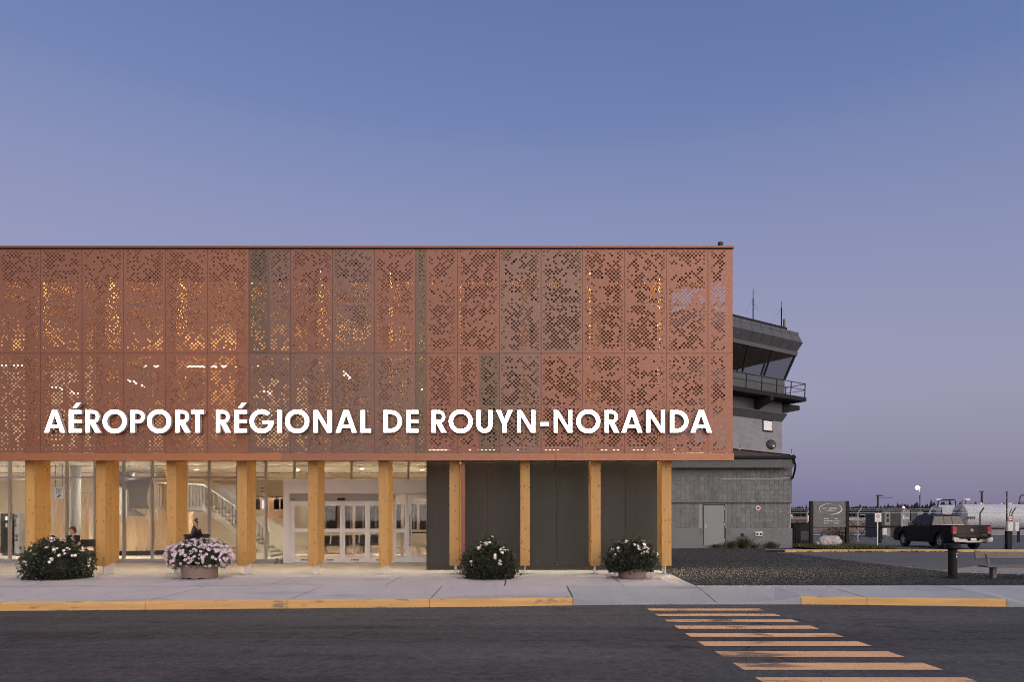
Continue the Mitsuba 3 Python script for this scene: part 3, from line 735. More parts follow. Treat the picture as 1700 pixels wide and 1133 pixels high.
for px in np.arange(540, 716, 21):
    put('mullion', MB().box(X_(px, 40) - 0.03, X_(px, 40) + 0.03, 40.0, 40.11, 1.081, 2.559), 'm_alu', dw)
# upper storey walls and furniture behind the glass
for a in ((-31, -20.2, 33, 33.2, 4.25, 9.2), (-18.6, -14.4, 34, 34.2, 4.25, 7.6), (-12.8, -9.2, 32.5, 32.7, 4.25, 8.4), (-8.4, -3.1, 35, 35.2, 4.25, 9.2)):
    put('upper_wall', MB().box(*a), 'm_cream', term)
for a in ((-14.2, -12.9, 30.4, 30.6, 4.25, 9.2), (-6.4, -5.2, 29.4, 29.6, 4.25, 7.9)):
    put('upper_wall', MB().box(*a), 'm_timber_soffit', term)
# lamps
WARM = np.array([1.0, 0.79, 0.52])
for k in range(-1, 10):
    xa = X_(41.5 + 117.46 * k, 20.1) + 0.30; xb = min(xa + 1.75, 5.95)
    bay = f'in the bay after the {ordn[k]} timber column' if k >= 0 else 'in the bay left of the first timber column'
    ll = thing('linear_lamp', f'warm strip lamp in a dark trough {bay}', 'lamp', 'strip lamps between the timber columns')
    put('housing', MB().box(xa, xb, 20.33, 20.35, 8.73, 9.2).box(xa, xb, 20.53, 20.55, 8.84, 9.2).box(xa, xb, 20.351, 20.529, 9.15, 9.2), 'm_steel_dark', ll)
    put('tube', MB().box(xa + 0.02, xb - 0.02, 20.36, 20.52, 9.11, 9.149), 'm_lamp', ll, emit=16 * WARM, w=1.6)
ll = thing('wall_lamp', 'strip lamp along the dark grey wall above the columns', 'lamp')
put('housing', MB().box(-3.0, 4.8, GYW - 0.09, GYW - 0.001, 3.90, 3.95), 'm_steel_dark', ll)
el_ = thing('end_lamp', 'bright flood lamp hung low behind the outer end of the screen', 'lamp')
put('housing', MB().box(4.55, 5.75, 20.25, 20.55, 3.87, 3.93).box(4.55, 5.75, 20.23, 20.249, 3.62, 3.93).box(4.55, 5.75, 20.551, 20.57, 3.50, 3.93), 'm_steel_dark', el_)
put('tube', MB().box(4.56, 5.74, 20.26, 20.54, 3.85, 3.869), 'm_lamp', el_, emit=20 * np.array([1.0, 0.72, 0.38]), w=1.5)
put('arm', MB().box(4.35, 4.55, 20.38, 20.42, 3.89, 3.92), 'm_steel_dark', el_)
put('tube', MB().box(-3.0, 4.8, GYW - 0.085, GYW - 0.02, 3.885, 3.899), 'm_lamp', ll, emit=5 * np.array([1.0, 0.80, 0.50]), w=2)
for i_, (x, y0, y1, z) in enumerate(((-20.4, 29.6, 31.4, 7.4), (-16.3, 28.3, 30.1, 7.4), (-11.6, 29.5, 31.3, 7.4), (-7.05, 26.5, 28.3, 7.4), (-4.4, 30, 31.8, 7.4))):
    p = thing('pendant_lamp', f'slim bright linear lamp in the upper storey, {ordn[i_]} from the left', 'lamp', 'linear lamps hanging in the upper storey')
    put('tube', MB().box(x - 0.05, x + 0.05, y0, y1, z, z + 0.05), 'm_lamp', p, emit=7 * np.array([1.0, 0.74, 0.40]), w=1.2)
    for yy in (y0 + 0.1, y1 - 0.1): put('cord', MB().box(x - 0.004, x + 0.004, yy - 0.004, yy + 0.004, z + 0.05, 9.2), 'm_steel_dark', p)
for x0, x1, y, z, lb in ((-16.2, -11.2, 29.2, 8.2, 'above the word AÉROPORT'), (-28, -21, 29, 8.2, 'beyond the left picture edge')):
    p = thing('cove_lamp', 'bright strip lamp in the upper ceiling ' + lb, 'lamp', 'strip lamps in the upper ceiling')
    put('tube', MB().box(x0, x1, y, y + 0.12, z, z + 0.04), 'm_lamp', p, emit=3.5 * np.array([1.0, 0.74, 0.40]), w=1.2)
    for xx in (x0 + .2, x1 - .2): put('hanger', MB().box(xx - .01, xx + .01, y + .05, y + .07, z + .04, 9.2), 'm_steel_dark', p)
for i_, y in enumerate((29.4, 33.6, 37.6)):
    p = thing('slot_lamp', f'long strip lamp recessed in the lobby ceiling, {("nearest", "second", "farthest")[i_]} from the glass', 'lamp', 'strip lamps in the lobby ceiling')
    put('tube', MB().box(-30.8, -3.2, y - 0.11, y + 0.11, 4.19, 4.23), 'm_lamp', p, emit=9.5 * np.array([1.0, 0.91, 0.76]), w=4)
    put('tray', MB().box(-30.9, -3.15, y - 0.14, y + 0.14, 4.231, 4.249).box(-30.9, -3.15, y + 0.118, y + 0.139, 3.945, 4.23).box(-30.9, -3.15, y - 0.139, y - 0.118, 3.945, 4.23), 'm_black', p)
for i_, (x, y) in enumerate(((-18.3, 30.6), (-14.9, 31.2), (-10.4, 31.6), (-7.3, 31.0), (-4.6, 31.4))):
    p = thing('downlight', f'tiny round lamp in the lobby ceiling, {ordn[i_]} from the left', 'lamp', 'tiny lamps in the lobby ceiling')
    put('rim', MB().lathe([(0.085, 3.949), (0.085, 3.94), (0.11, 3.94), (0.11, 3.949)], (x, y, 0), 16), 'm_alu_white', p)
    put('lens', MB().lathe([(0.001, 3.942), (0.083, 3.942), (0.083, 3.948), (0.001, 3.948)], (x, y, 0), 16), 'm_lamp', p, emit=5 * np.array([1.0, 0.85, 0.62]), w=0.05)

# ------------------------------------------------------------------ inside the lobby
def W(px, Y): return X_(px, Y)
# grey round column
cl = thing('lobby_column', 'round grey concrete column inside the glass between the wooden wall panels', 'column')
put('shaft', MB().lathe([(0, 0.0), (0.2, 0.0), (0.2, 3.94), (0, 3.94)], (W(125.5, 29), 29, 0), 28), 'm_grey_column', cl, smooth=40)
# birch wall with vertical boards, curved round the stair
bw = thing('wooden_wall', 'curved pale wooden wall of vertical boards under the stair landing', 'wall')
cx, cy, R = W(238, 33.2), 33.4, 2.35
for k in range(16):
    a0, a1 = math.radians(200 + k * 10), math.radians(200 + k * 10 + 9.6)
    q = [[cx + r * math.cos(a), cy + r * math.sin(a)] for a, r in ((a0, R), (a1, R), (a1, R - .04), (a0, R - .04))]
    v = [[x, y, z] for z in (0.22, 2.15) for x, y in q]
    put('board', MB().raw(v, [[3, 2, 1, 0], [4, 5, 6, 7], [0, 1, 5, 4], [1, 2, 6, 5], [2, 3, 7, 6], [3, 0, 4, 7]]), 'm_birch', bw)
put('plinth', MB().lathe([(R - 0.05, 0.0), (R - 0.05, 0.22)], (cx, cy, 0), 48), 'm_black', bw)
# straight wooden panels with light on them
for i_, (pa, pb, Yw) in enumerate(((90, 113, 36), (134, 156, 36))):
    wp = thing('wood_panel', ('pale wooden wall panel behind the hanging sign', 'pale wooden wall panel lit from above beside the round column')[i_], 'panel')
    xa, xb = W(pa, Yw), W(pb, Yw)
    for t in range(3):
        put('board', MB().box(xa + (xb - xa) * t / 3 + .004, xa + (xb - xa) * (t + 1) / 3 - .004, Yw, Yw + .06, 0.1, 3.1, .004), 'm_birch', wp)
    put('cornice', MB().box(xa, xb, Yw - .1, Yw + .06, 3.13, 3.2), 'm_cream', wp)
# hanging sign
hs = thing('hanging_sign', 'small white hanging sign with two dark pictograms inside the glass', 'sign')
ys_ = 28.4
put('board', MB().box(W(90, ys_), W(104.5, ys_), ys_, ys_ + .04, Z_(828, ys_), Z_(809, ys_), .006), 'm_sign_light', hs)
for px in (91.5, 103): put('rod', MB().box(W(px, ys_) - .008, W(px, ys_) + .008, ys_ + .01, ys_ + .03, Z_(809, ys_), 3.94), 'm_steel_dark', hs)
def txt(s, h, x, y, z, bold=False, d=0.003):
    m = meshkit.text_mesh(s, h, d, bold)
    v = m.vertices
    return MB().raw(np.stack([x + v[:, 0], y - v[:, 2], z + v[:, 1]], 1), m.faces)
fr = Polygon([(0, 0), (.17, 0), (.17, .19), (0, .19)]).buffer(.02).difference(Polygon([(0, 0), (.17, 0), (.17, .19), (0, .19)]))
put('symbol', MB().prism(affinity.translate(fr, W(94.2, ys_), Z_(819.5, ys_)), ys_ - .004, .0035), 'm_black', hs)
put('symbol', txt('R', .13, W(94.2, ys_) + .035, ys_ - .001, Z_(819.5, ys_) + .03, True), 'm_black', hs)
hand = Polygon([(0, 0), (.05, .06), (.10, .07), (.14, .12), (.17, .13), (.155, .09), (.20, .075), (.21, .045), (.12, .02), (.06, -.02)])
put('symbol', MB().prism(affinity.translate(hand, W(93.6, ys_), Z_(826, ys_)), ys_ - .004, .0035), 'm_black', hs)
# kiosks at the far left
for i_, (pa, pb, t_, Yk_, m_, lab) in enumerate(((0.5, 13, 853, 31, 'm_black', 'tall black ticket machine with a small glowing screen'), (23.5, 32.5, 853, 30.6, 'm_cab_grey', 'narrow grey machine with a panel of buttons'),
                                                 (33, 47, 855, 31.4, 'm_black', 'wide black machine beside the grey one'))):
    ki = thing('kiosk', lab + ', behind the glass at the left edge', 'kiosk')
    put('cabinet', MB().box(W(pa, Yk_), W(pb, Yk_), Yk_, Yk_ + .7, 0.12, Z_(t_, Yk_), .02), m_, ki)
    put('base', MB().box(W(pa, Yk_) + .05, W(pb, Yk_) - .05, Yk_ + .05, Yk_ + .6, 0.0, .12), 'm_steel_dark', ki)
    if i_ == 0:
        put('screen', MB().box(W(9.3, Yk_), W(12.6, Yk_), Yk_ - .012, Yk_ - .001, Z_(864, Yk_), Z_(858, Yk_), .004), 'm_lamp', ki, emit=(0.05, 0.075, 0.065), w=.05)
        put('screen', MB().box(W(9.5, Yk_), W(12.3, Yk_), Yk_ - .012, Yk_ - .001, Z_(876, Yk_), Z_(869, Yk_), .004), 'm_sign_light', ki)
    elif i_ == 1:
        for k, (za, zb, w_) in enumerate(((860, 856, .7), (869, 862, .3), (875, 871, .5), (893, 888, .8), (899, 895, .8))):
            put('button', MB().box(W(24.5, Yk_), W(24.5, Yk_) + .19 * w_, Yk_ - .012, Yk_ - .001, Z_(za, Yk_), Z_(zb, Yk_), .004), 'm_steel_dark', ki)
    else:
        put('screen', MB().box(W(34, Yk_), W(38.5, Yk_), Yk_ - .012, Yk_ - .001, Z_(878, Yk_), Z_(862, Yk_), .004), 'm_cab_dark', ki)
# stair: flight rising to the left, landing, solid back parapet, front balusters
st = thing('stair', 'beige lobby stair with dark balusters and a solid parapet behind the glass', 'staircase')
SY0, SY1 = 29.6, 31.2
nst = 13
xb0, xt0 = W(458, 30.2), W(348, 30.2)
run, rise = (xt0 - xb0) / nst, 2.25 / nst
for k in range(nst):
    x0, x1 = xb0 + run * k, xb0 + run * (k + 1)
    put('step', MB().box(min(x0, x1) - .03, max(x0, x1), SY0, SY1, rise * (k + 1) - .05, rise * (k + 1), .008), 'm_stair', st)
    put('riser', MB().box(max(x0, x1) - .02, max(x0, x1), SY0 + .01, SY1 - .01, rise * k, rise * (k + 1) - .051), 'm_stair_dark', st)
lx0, lx1 = W(275, 30.2), xt0
put('landing', MB().box(lx0, lx1, SY0, SY1 + 1.2, 2.08, 2.25, .01), 'm_stair', st)
def slope_plate(x0, x1, z0a, z1a, z0b, z1b, y0, y1):
    v = [[x0, y, z] for y in (y0, y1) for z in (z0a, z1a)] + [[x1, y, z] for y in (y0, y1) for z in (z0b, z1b)]
    return MB().raw(v, [[0, 4, 5, 1], [2, 3, 7, 6], [1, 5, 7, 3], [0, 2, 6, 4], [0, 1, 3, 2], [4, 6, 7, 5]])
put('stringer', slope_plate(xb0, xt0, -0.02, 0.22, 2.0, 2.32, SY0 - .06, SY0 - .005), 'm_stair', st)
put('parapet', slope_plate(xb0 + .25, xt0, -0.02, 1.05, 2.0, 3.28, SY1 + .01, SY1 + .13), 'm_stair', st)
# curved top of the parapet over the landing
pts = [(xt0 + (lx0 - xt0) * t, 3.28 + 0.22 * math.sin(min(t * 1.6, 1) * math.pi / 2) - 0.05 * t) for t in np.linspace(0, 1, 10)]
for (xa, za), (xb_, zb2) in zip(pts[:-1], pts[1:]):
    put('parapet', slope_plate(xa, xb_, 2.0, za, 2.0, zb2, SY1 + .01, SY1 + .13), 'm_stair', st)
put('rail', MB().tube([[xb0 + .1, SY0 - .03, 1.12], [xt0, SY0 - .03, 3.16], [lx0, SY0 - .03, 3.22]], .022), 'm_stair', st)
for k in range(34):
    x = xb0 + (lx0 - xb0) * (k + .5) / 34
    zl = max(0.1, np.interp(x, [xt0, xb0], [2.2, 0.1])); zh = np.interp(x, [lx0, xt0, xb0], [3.22, 3.16, 1.06])
    put('baluster', MB().box(x - .011, x + .011, SY0 - .05, SY0 - .02, zl, zh), 'm_rod', st)
# upper flight that turns away to the left as a grey curved band
ub = MB(); n = 24
aa = np.linspace(math.radians(262), math.radians(150), n)
hx_, hy_, hr = W(268, 32.4), 32.4, 2.3
va = np.stack([np.stack([hx_ + hr * np.cos(aa), hy_ + hr * np.sin(aa), 2.0 + 1.9 * np.linspace(0, 1, n) + dz], 1) for dz in (-0.28, 0.95)], 1)
vb = np.stack([np.stack([hx_ + (hr - .1) * np.cos(aa), hy_ + (hr - .1) * np.sin(aa), 2.0 + 1.9 * np.linspace(0, 1, n) + dz], 1) for dz in (-0.28, 0.95)], 1)
f = []
for k in range(n - 1):
    a = 4 * k
    f += [[a, a + 4, a + 5, a + 1], [a + 2, a + 3, a + 7, a + 6], [a + 1, a + 5, a + 7, a + 3], [a, a + 2, a + 6, a + 4]]
put('upper_band', ub.raw(np.concatenate([va, vb], 1).reshape(-1, 3), f), 'm_grey_column', st, smooth=40)
fp = MB(); k0 = np.array([[hx_ + r * math.cos(a), hy_ + r * math.sin(a), 2.0 + 1.9 * t - .2] for a, t in zip(aa, np.linspace(0, 1, n)) for r in (hr - .1, hr - 1.7)])
put('upper_ramp', fp.raw(k0, [[2 * k, 2 * k + 2, 2 * k + 3, 2 * k + 1] for k in range(n - 1)]), 'm_stair_dark', st)
# copper brown wall with screens
cbw = thing('brown_wall', 'copper brown wall behind the hanging flight screens', 'wall')
for k in range(4):
    xa = W(418 + 14 * k, 38)
    put('panel', MB().box(xa + .004, W(432 + 14 * k, 38) - .004, 37.9, 37.96, 1.75, 2.85, .004), 'm_brown_wall', cbw)
put('rail', MB().box(W(416, 37.2), W(474, 37.2), 37.18, 37.22, 2.90, 2.94), 'm_steel_dark', cbw)
for i_, (pa, pb, em) in enumerate(((424, 431.5, 0), (434.6, 439.8, 1), (455, 463, 0), (466, 472, 0))):
    lab = ('dark flight screen nearest the stair, hanging from the rail', 'pale glowing flight screen hanging from the rail', 'dark flight screen hanging right of the glowing one', 'dark flight screen at the end beside the door frame')[i_]
    tv = thing('flight_screen', lab, 'screen')
    xa, xb = W(pa, 37.1), W(pb, 37.1)
    put('case', MB().box(xa, xb, 37.06, 37.14, 2.22, 2.76, .01), 'm_black', tv)
    put('display', MB().box(xa + .02, xb - .02, 37.05, 37.059, 2.25, 2.73), 'm_lamp' if em else 'm_gloss_black', tv, **(dict(emit=(.05, .065, .09), w=.05) if em else {}))
    put('hanger', MB().box((xa + xb) / 2 - .02, (xa + xb) / 2 + .02, 37.14, 37.18, 2.76, 2.91), 'm_black', tv)
for i_, (px, py) in enumerate(((357, 805), (437, 813))):
    gr = thing('wall_grille', ('dark double slot on the cream wall above the stair landing', 'dark double slot on the cream wall left of the door frame')[i_], 'vent')
    for d in (-3, 2.2): put('slot', MB().box(W(px - 4, 39.9), W(px + 4, 39.9), 39.9, 39.99, Z_(py + d + 2, 39.9), Z_(py + d, 39.9)), 'm_black', gr)
# rows of seats behind the doors
for i_, (px, Yb) in enumerate(((552, 32.5), (584, 33.5), (618, 34.5))):
    be = thing('beam_seat', f'row of black waiting seats seen through the {("left", "middle", "right")[i_]} door leaf', 'seats')
    x0 = W(px, Yb)
    put('beam', MB().box(x0 - .7, x0 + .7, Yb + .2, Yb + .26, .36, .41), 'm_black', be)
    for k in range(3):
        x = x0 - .48 + .48 * k
        put('seat', MB().box(x - .21, x + .21, Yb, Yb + .45, .43, .47, .012), 'm_black', be)
        put('backrest', MB().beam([x, Yb + .47, .47], [x, Yb + .58, .88], .42, .03, .01), 'm_black', be)
    for sx in (-.45, .45):
        a = np.linspace(0, math.pi, 9)
        put('leg', MB().tube([[x0 + sx, Yb + .23 + .36 * math.cos(t), .03 + .33 * math.sin(t)] for t in a], .018, 6), 'm_black', be)

# ------------------------------------------------------------------ benches under the canopy and the seated people
def bench(cx, cy, L, label, wm='m_bench_dark', z0=0.0, sh=0.45, bh=0.90, group=None):
    b = thing('bench', label, 'bench', group)
    put('seat', MB().box(cx - L / 2, cx + L / 2, cy - .22, cy + .2, z0 + sh - .05, z0 + sh, .01), wm, b)
    put('backrest', MB().beam([cx - L / 2, cy + .30, z0 + (sh + bh) / 2 + .08], [cx + L / 2, cy + .30, z0 + (sh + bh) / 2 + .08], .045, bh - sh - .17, .01, up=(0, .22, 1)), wm, b)
    for s in (-1, 1):
        x = cx + s * (L / 2 - .32)
        put('leg', MB().box(x - .055, x + .055, cy - .06, cy + .10, z0 + .02, z0 + sh - .051, .006), 'm_bench_dark' if wm == 'm_bench_dark' else 'm_bench_wood', b)
        put('foot', MB().box(x - .055, x + .055, cy - .26, cy + .26, z0, z0 + .022, .004), 'm_bench_dark', b)
        put('back_post', MB().beam([x, cy + .17, z0 + sh - .02], [x, cy + .275, z0 + bh - .06], .06, .04, .004), 'm_bench_dark' if wm == 'm_bench_dark' else 'm_bench_wood', b)
    return b


BY = 25.3
bench(-16.95, BY, 2.7, 'black bench against the glass with two seated people')
bench(-12.2, BY, 1.7, 'black bench against the glass mostly hidden behind the pink flowers')
bs = thing('boot_rack', 'small black tube rack on the floor at the door frame', 'rack')
for dy in (0, .18): put('hoop', MB().tube([[W(459.5, 25.2), 25.1 + dy, 0], [W(459.5, 25.2), 25.1 + dy, .2], [W(468, 25.2), 25.1 + dy, .24], [W(468, 25.2), 25.1 + dy, 0]], .014, 6), 'm_black', bs)
put('crossbar', MB().tube([[W(459.5, 25.2), 25.1, .2], [W(459.5, 25.2), 25.28, .2]], .012, 6), 'm_black', bs)


def hull(*balls):
    ms = [m3.Manifold.sphere(r, 20).translate([float(q) for q in p]) for p, r in balls]
    return m3.Manifold.batch_hull(ms)


def smooth_body(parts, edge=0.03, it=10):
    b = parts[0]
    for p in parts[1:]: b = b + p
    b = b.refine_to_length(edge)
    q = b.to_mesh()
    t = trimesh.Trimesh(np.array(q.vert_properties[:, :3], float), np.array(q.tri_verts), process=True)
    trimesh.smoothing.filter_taubin(t, iterations=it)
    return t


def hand(wrist, d, side, r=0.0085):
    """palm with four bent fingers and a thumb, pointing along d"""
    d = np.array(d, float) / np.linalg.norm(d); w = np.array(wrist, float)
    s = np.cross(d, [0, 0, 1.0]); s /= np.linalg.norm(s); u = np.cross(s, d)
    out = [hull((w, .026), (w + d * .05 + s * .025, .016), (w + d * .05 - s * .025, .016), (w + d * .09 + s * .028, .012), (w + d * .09 - s * .028, .012))]
    for k, L in enumerate((.062, .075, .07, .054)):
        a = w + d * .088 + s * (.03 - .02 * k); b = a + d * L * .5 - u * .008; c = b + d * L * .42 - u * .022
        out += [hull((a, r), (b, r * .95)), hull((b, r * .95), (c, r * .8))]
    a = w + d * .03 + s * side * .03; b = a + d * .035 + s * side * .025 - u * .01; c = b + d * .03 - u * .01
    return out + [hull((a, r * 1.3), (b, r * 1.05)), hull((b, r * 1.05), (c, r * .85))]


def seated(cx, cy, label, shirt, look, trousers, stripes=False, hair='m_hair'):
    p = thing('person', label, 'person')
    P = lambda x, y, z: np.array([cx + x, cy + y, z])
    ns, nh = P(0, .02, 1.02), P(look * .012, -.01, 1.13)
    hd = P(look * .018, -.03, 1.215)
    sh = {s: P(s * .185, .02, .985) for s in (-1, 1)}
    el = {s: P(s * .275, -.10, .735) for s in (-1, 1)}
    wr = {s: P(s * .12, -.33, .60) for s in (-1, 1)}
    hp = {s: P(s * .10, .02, .53) for s in (-1, 1)}
    kn = {s: P(s * .17, -.45, .53) for s in (-1, 1)}
    an = {s: P(s * .17, -.42, .09) for s in (-1, 1)}
    lk = np.array([math.sin(look), -math.cos(look), -.08]); lk /= np.linalg.norm(lk)
    sd = np.cross(lk, [0, 0, 1.0]); sd /= np.linalg.norm(sd)
    up = np.array([0, 0, 1.0])
    parts = [hull((ns, .062), (nh, .056)), hull((hd + up * .03, .098), (hd + lk * .02 + up * .02, .092)), hull((hd + lk * .035 - up * .055, .058), (hd + lk * .055 - up * .085, .034), (hd, .08)),
             hull((hd + lk * .10 + up * .005, .012), (hd + lk * .118 - up * .028, .015)), hull((hd + lk * .095 + up * .028 + sd * .03, .02), (hd + lk * .095 + up * .028 - sd * .03, .02)),
             hull((hd + lk * .088 - up * .058 + sd * .018, .011), (hd + lk * .088 - up * .058 - sd * .018, .011))]
    for s in (-1, 1):
        parts += [hull((hd + sd * s * .094 + up * .02, .012), (hd + sd * s * .096 - up * .02, .009), (hd + sd * s * .1 - lk * .015, .014))]
        parts += [hull((sh[s], .058), (el[s], .043)), hull((el[s], .042), (wr[s], .028)), *hand(wr[s], [-s * .35, -.8, -.35], s)]
    parts += [hull((P(0, .02, .96), .10), (P(0, .03, .60), .12)), hull((sh[-1], .055), (sh[1], .055), (ns, .06), (P(0, .03, .8), .12))]
    for s in (-1, 1): parts += [hull((hp[s], .095), (kn[s], .065)), hull((kn[s], .062), (an[s], .042))]
    put('body', smooth_body(parts, .022, 8), 'm_skin', p, smooth=True)
    cl = [hull((sh[-1], .072), (sh[1], .072), (P(0, .02, .99), .085), (P(-.10, .03, .84), .115), (P(.10, .03, .84), .115)), hull((P(-.09, .03, .84), .12), (P(.09, .03, .84), .12), (P(-.09, .04, .56), .125), (P(.09, .04, .56), .125))]
    for s in (-1, 1):
        m_ = sh[s] + (el[s] - sh[s]) * (.62 if stripes else .98)
        cl.append(hull((sh[s], .074), (m_, .062)))
        if not stripes: cl.append(hull((el[s], .058), (wr[s], .042)))
    put('shirt', smooth_body(cl, .03, 8), shirt, p, smooth=True)
    tr = [hull((hp[-1], .115), (hp[1], .115), (P(0, .04, .56), .125))]
    for s in (-1, 1): tr += [hull((hp[s], .112), (kn[s], .082)), hull((kn[s], .08), (an[s] + up * .03, .062))]
    put('trousers', smooth_body(tr, .04, 6), trousers, p, smooth=True)
    for s in (-1, 1): put('shoe', smooth_body([hull((an[s] - up * .03, .05), (an[s] + np.array([0, -.17, -.045]), .04), (an[s] + np.array([0, .05, -.045]), .042))], .04, 3), 'm_black', p, smooth=True)
    hr = [hull((hd + up * .075 - lk * .02, .088), (hd + up * .085 + lk * .05, .06), (hd - lk * .04 + up * .03, .088))] + [hull((hd + sd * s * .06 + up * .055 - lk * .02, .05), (hd - lk * .07 - up * .02, .055)) for s in (-1, 1)]
    for k in range(9):
        a = rng.uniform(-1, 1, 2); hr.append(hull((hd + up * .135 + sd * a[0] * .06 + lk * a[1] * .06, .022), (hd + up * .16 + sd * a[0] * .07 + lk * (a[1] * .07 + .02), .008)))
    put('hair', smooth_body(hr, .03, 4), hair, p, smooth=True)
    for s in (-1, 1): put('eye', MB().add(trimesh.creation.icosphere(1, .011)).mesh().apply_translation(hd + lk * .098 + up * .012 + sd * s * .032), 'm_black', p)
    if stripes:
        for s in (-1, 1):
            m_ = sh[s] + (el[s] - sh[s]) * .6
            o = np.array([s * .05, -.012, .053])
            put('sleeve_stripe', MB().beam(sh[s] + o * 1.02, m_ + o * .94, .022, .012), 'm_white', p)
        put('collar', MB().tube([ns + np.array([.085 * math.sin(t), -.03 - .085 * math.cos(t), -.03 - .05 * math.cos(t) ** 2]) for t in np.linspace(-1.5, 1.5, 9)], .009, 6), 'm_white', p)
        put('shirt_print', MB().box(cx + .06, cx + .12, cy - .118, cy - .112, .865, .885), 'm_white', p)
    return p


seated(W(119.5, 25.2), 25.3, 'young man in black shirt with white sleeve stripes sitting on the bench, head turned aside', 'm_shirt_black', -0.95, 'm_denim', True)
seated(W(76.5, 25.2), 25.3, 'person in dark blue long sleeved top sitting on the bench, mostly behind the first column', 'm_shirt_blue', 0.5, 'm_black')

# ------------------------------------------------------------------ flower planters
def leaves(n, shape, size, mat_, up=0.4, seed=1, flat=1.0):
    """n bent leaves; shape(g, n) returns positions and outward directions"""
    g = np.random.default_rng(seed)
    p, o = shape(g, n); n = len(p)
    d = o + g.normal(0, .55, (n, 3)); d[:, 2] += up * .5; d /= np.linalg.norm(d, axis=1, keepdims=True)
    s = np.cross(d, g.normal(0, 1, (n, 3))); s /= np.linalg.norm(s, axis=1, keepdims=True)
    nn = np.cross(s, d)
    L = size * g.uniform(.6, 1.3, (n, 1)); w = L * .36
    v = np.stack([p, p + d * L * .5 + s * w + nn * L * .08, p + d * L * 1.0 - nn * L * .1, p + d * L * .5 - s * w + nn * L * .08, p + d * L * .55 - nn * L * .03], 1)
    f = np.array([[0, 1, 4], [1, 2, 4], [2, 3, 4], [3, 0, 4]])[None] + (np.arange(n) * 5)[:, None, None]
    return trimesh.Trimesh(v.reshape(-1, 3), f.reshape(-1, 3), process=False)


def dome(c, rx, ry, rz, z0=0.0, shell=.32, low=-0.15, bump=.10, seed=0):
    def fn(g, n):
        d = g.normal(0, 1, (n * 2, 3)); d /= np.linalg.norm(d, axis=1, keepdims=True)
        d = d[d[:, 2] > low][:n]
        r = 1 - shell * g.random(len(d)) ** 1.6
        r = r * (1 + bump * 2 * (meshkit.fbm(d * 2.2 + seed * 7.1, 3) - .5))
        p = np.array(c) + d * r[:, None] * np.array([rx, ry, rz]); p[:, 2] = np.maximum(p[:, 2], z0 + .01)
        return p, d / np.array([rx, ry, rz]) * rz
    return fn


def flowers(pos, out, r, petals, seed, cup=.25):
    g = np.random.default_rng(seed); V, Fc, n = [], [], 0
    for p, o in zip(pos, out):
        o = o + g.normal(0, .35, 3) + [0, -.25, .25]; o /= np.linalg.norm(o)
        s = np.cross(o, g.normal(0, 1, 3)); s /= np.linalg.norm(s); t = np.cross(o, s)
        R = r * g.uniform(.75, 1.2); a0 = g.uniform(0, 6.28)
        for k in range(petals):
            a = a0 + 6.283 * k / petals; h = math.pi / petals * .95
            q = [p] + [p + (s * math.cos(b) + t * math.sin(b)) * R * m_ + o * R * cup * m_ for b, m_ in ((a - h, .72), (a - h * .45, 1.0), (a + h * .45, 1.0), (a + h, .72))]
            V += q; Fc += [[n, n + 1, n + 2], [n, n + 2, n + 3], [n, n + 3, n + 4]]; n += 5
    return trimesh.Trimesh(np.array(V), np.array(Fc), process=False)


def bush(key, c, rx, ry, rz, z0, nleaf, nfl, seed, fsize=.042):
    """leafy dome with clusters of white blossoms over its top"""
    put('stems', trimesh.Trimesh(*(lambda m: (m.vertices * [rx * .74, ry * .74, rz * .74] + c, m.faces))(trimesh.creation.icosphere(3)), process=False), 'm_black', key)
    put('foliage', leaves(nleaf, dome(c, rx, ry, rz, z0, .34, -.5, .26, seed), .068, 'm_leaf', seed=seed), 'm_leaf', key, kind='stuff')
    put('sprigs', leaves(260, dome(c, rx * 1.13, ry * 1.1, rz * 1.15, z0, .12, -.3, .30, seed + 1), .075, 'm_leaf', seed=seed + 7), 'm_leaf', key, kind='stuff')
    g = np.random.default_rng(seed + 5)
    put('young_leaves', leaves(nleaf // 5, dome(c, rx * 1.04, ry * 1.0, rz * 1.05, z0, .2, -.1, .26, seed), .065, 'm_leaf_light', seed=seed + 3), 'm_leaf_light', key, kind='stuff')
    P, O = dome(c, rx, ry, rz * 1.03, z0, .03, .12, .26, seed)(g, nfl)
    ok = g.random(len(P)) < np.clip((P[:, 2] - c[2]) / rz * 1.7, .04, 1)
    P, O = P[ok], O[ok]
    PP, OO = [], []
    for p, o in zip(P, O):
        for _ in range(g.integers(1, 5)): PP.append(p + g.normal(0, .032, 3)); OO.append(o)
    put('blossoms', flowers(PP, OO, fsize, 4, seed + 9), 'm_petal', key, kind='stuff')


def zp(y): return float(zwalk(y))
Yp = 19.15
b1 = thing('flower_bush', 'wide dark leafy bush with white blossoms in front of the seated people', 'flowering plant')
bush(b1, np.array([W(94, Yp), Yp, zp(Yp) + .26]), .90, .72, .80, zp(Yp), 5200, 62, 21)
b3 = thing('flower_bush', 'dark bush with white blossoms reaching the ground beside the copper downpipe', 'flowering plant')
bush(b3, np.array([W(813, Yp), Yp, zp(Yp) + .30]), .72, .66, .76, zp(Yp), 4600, 52, 33)
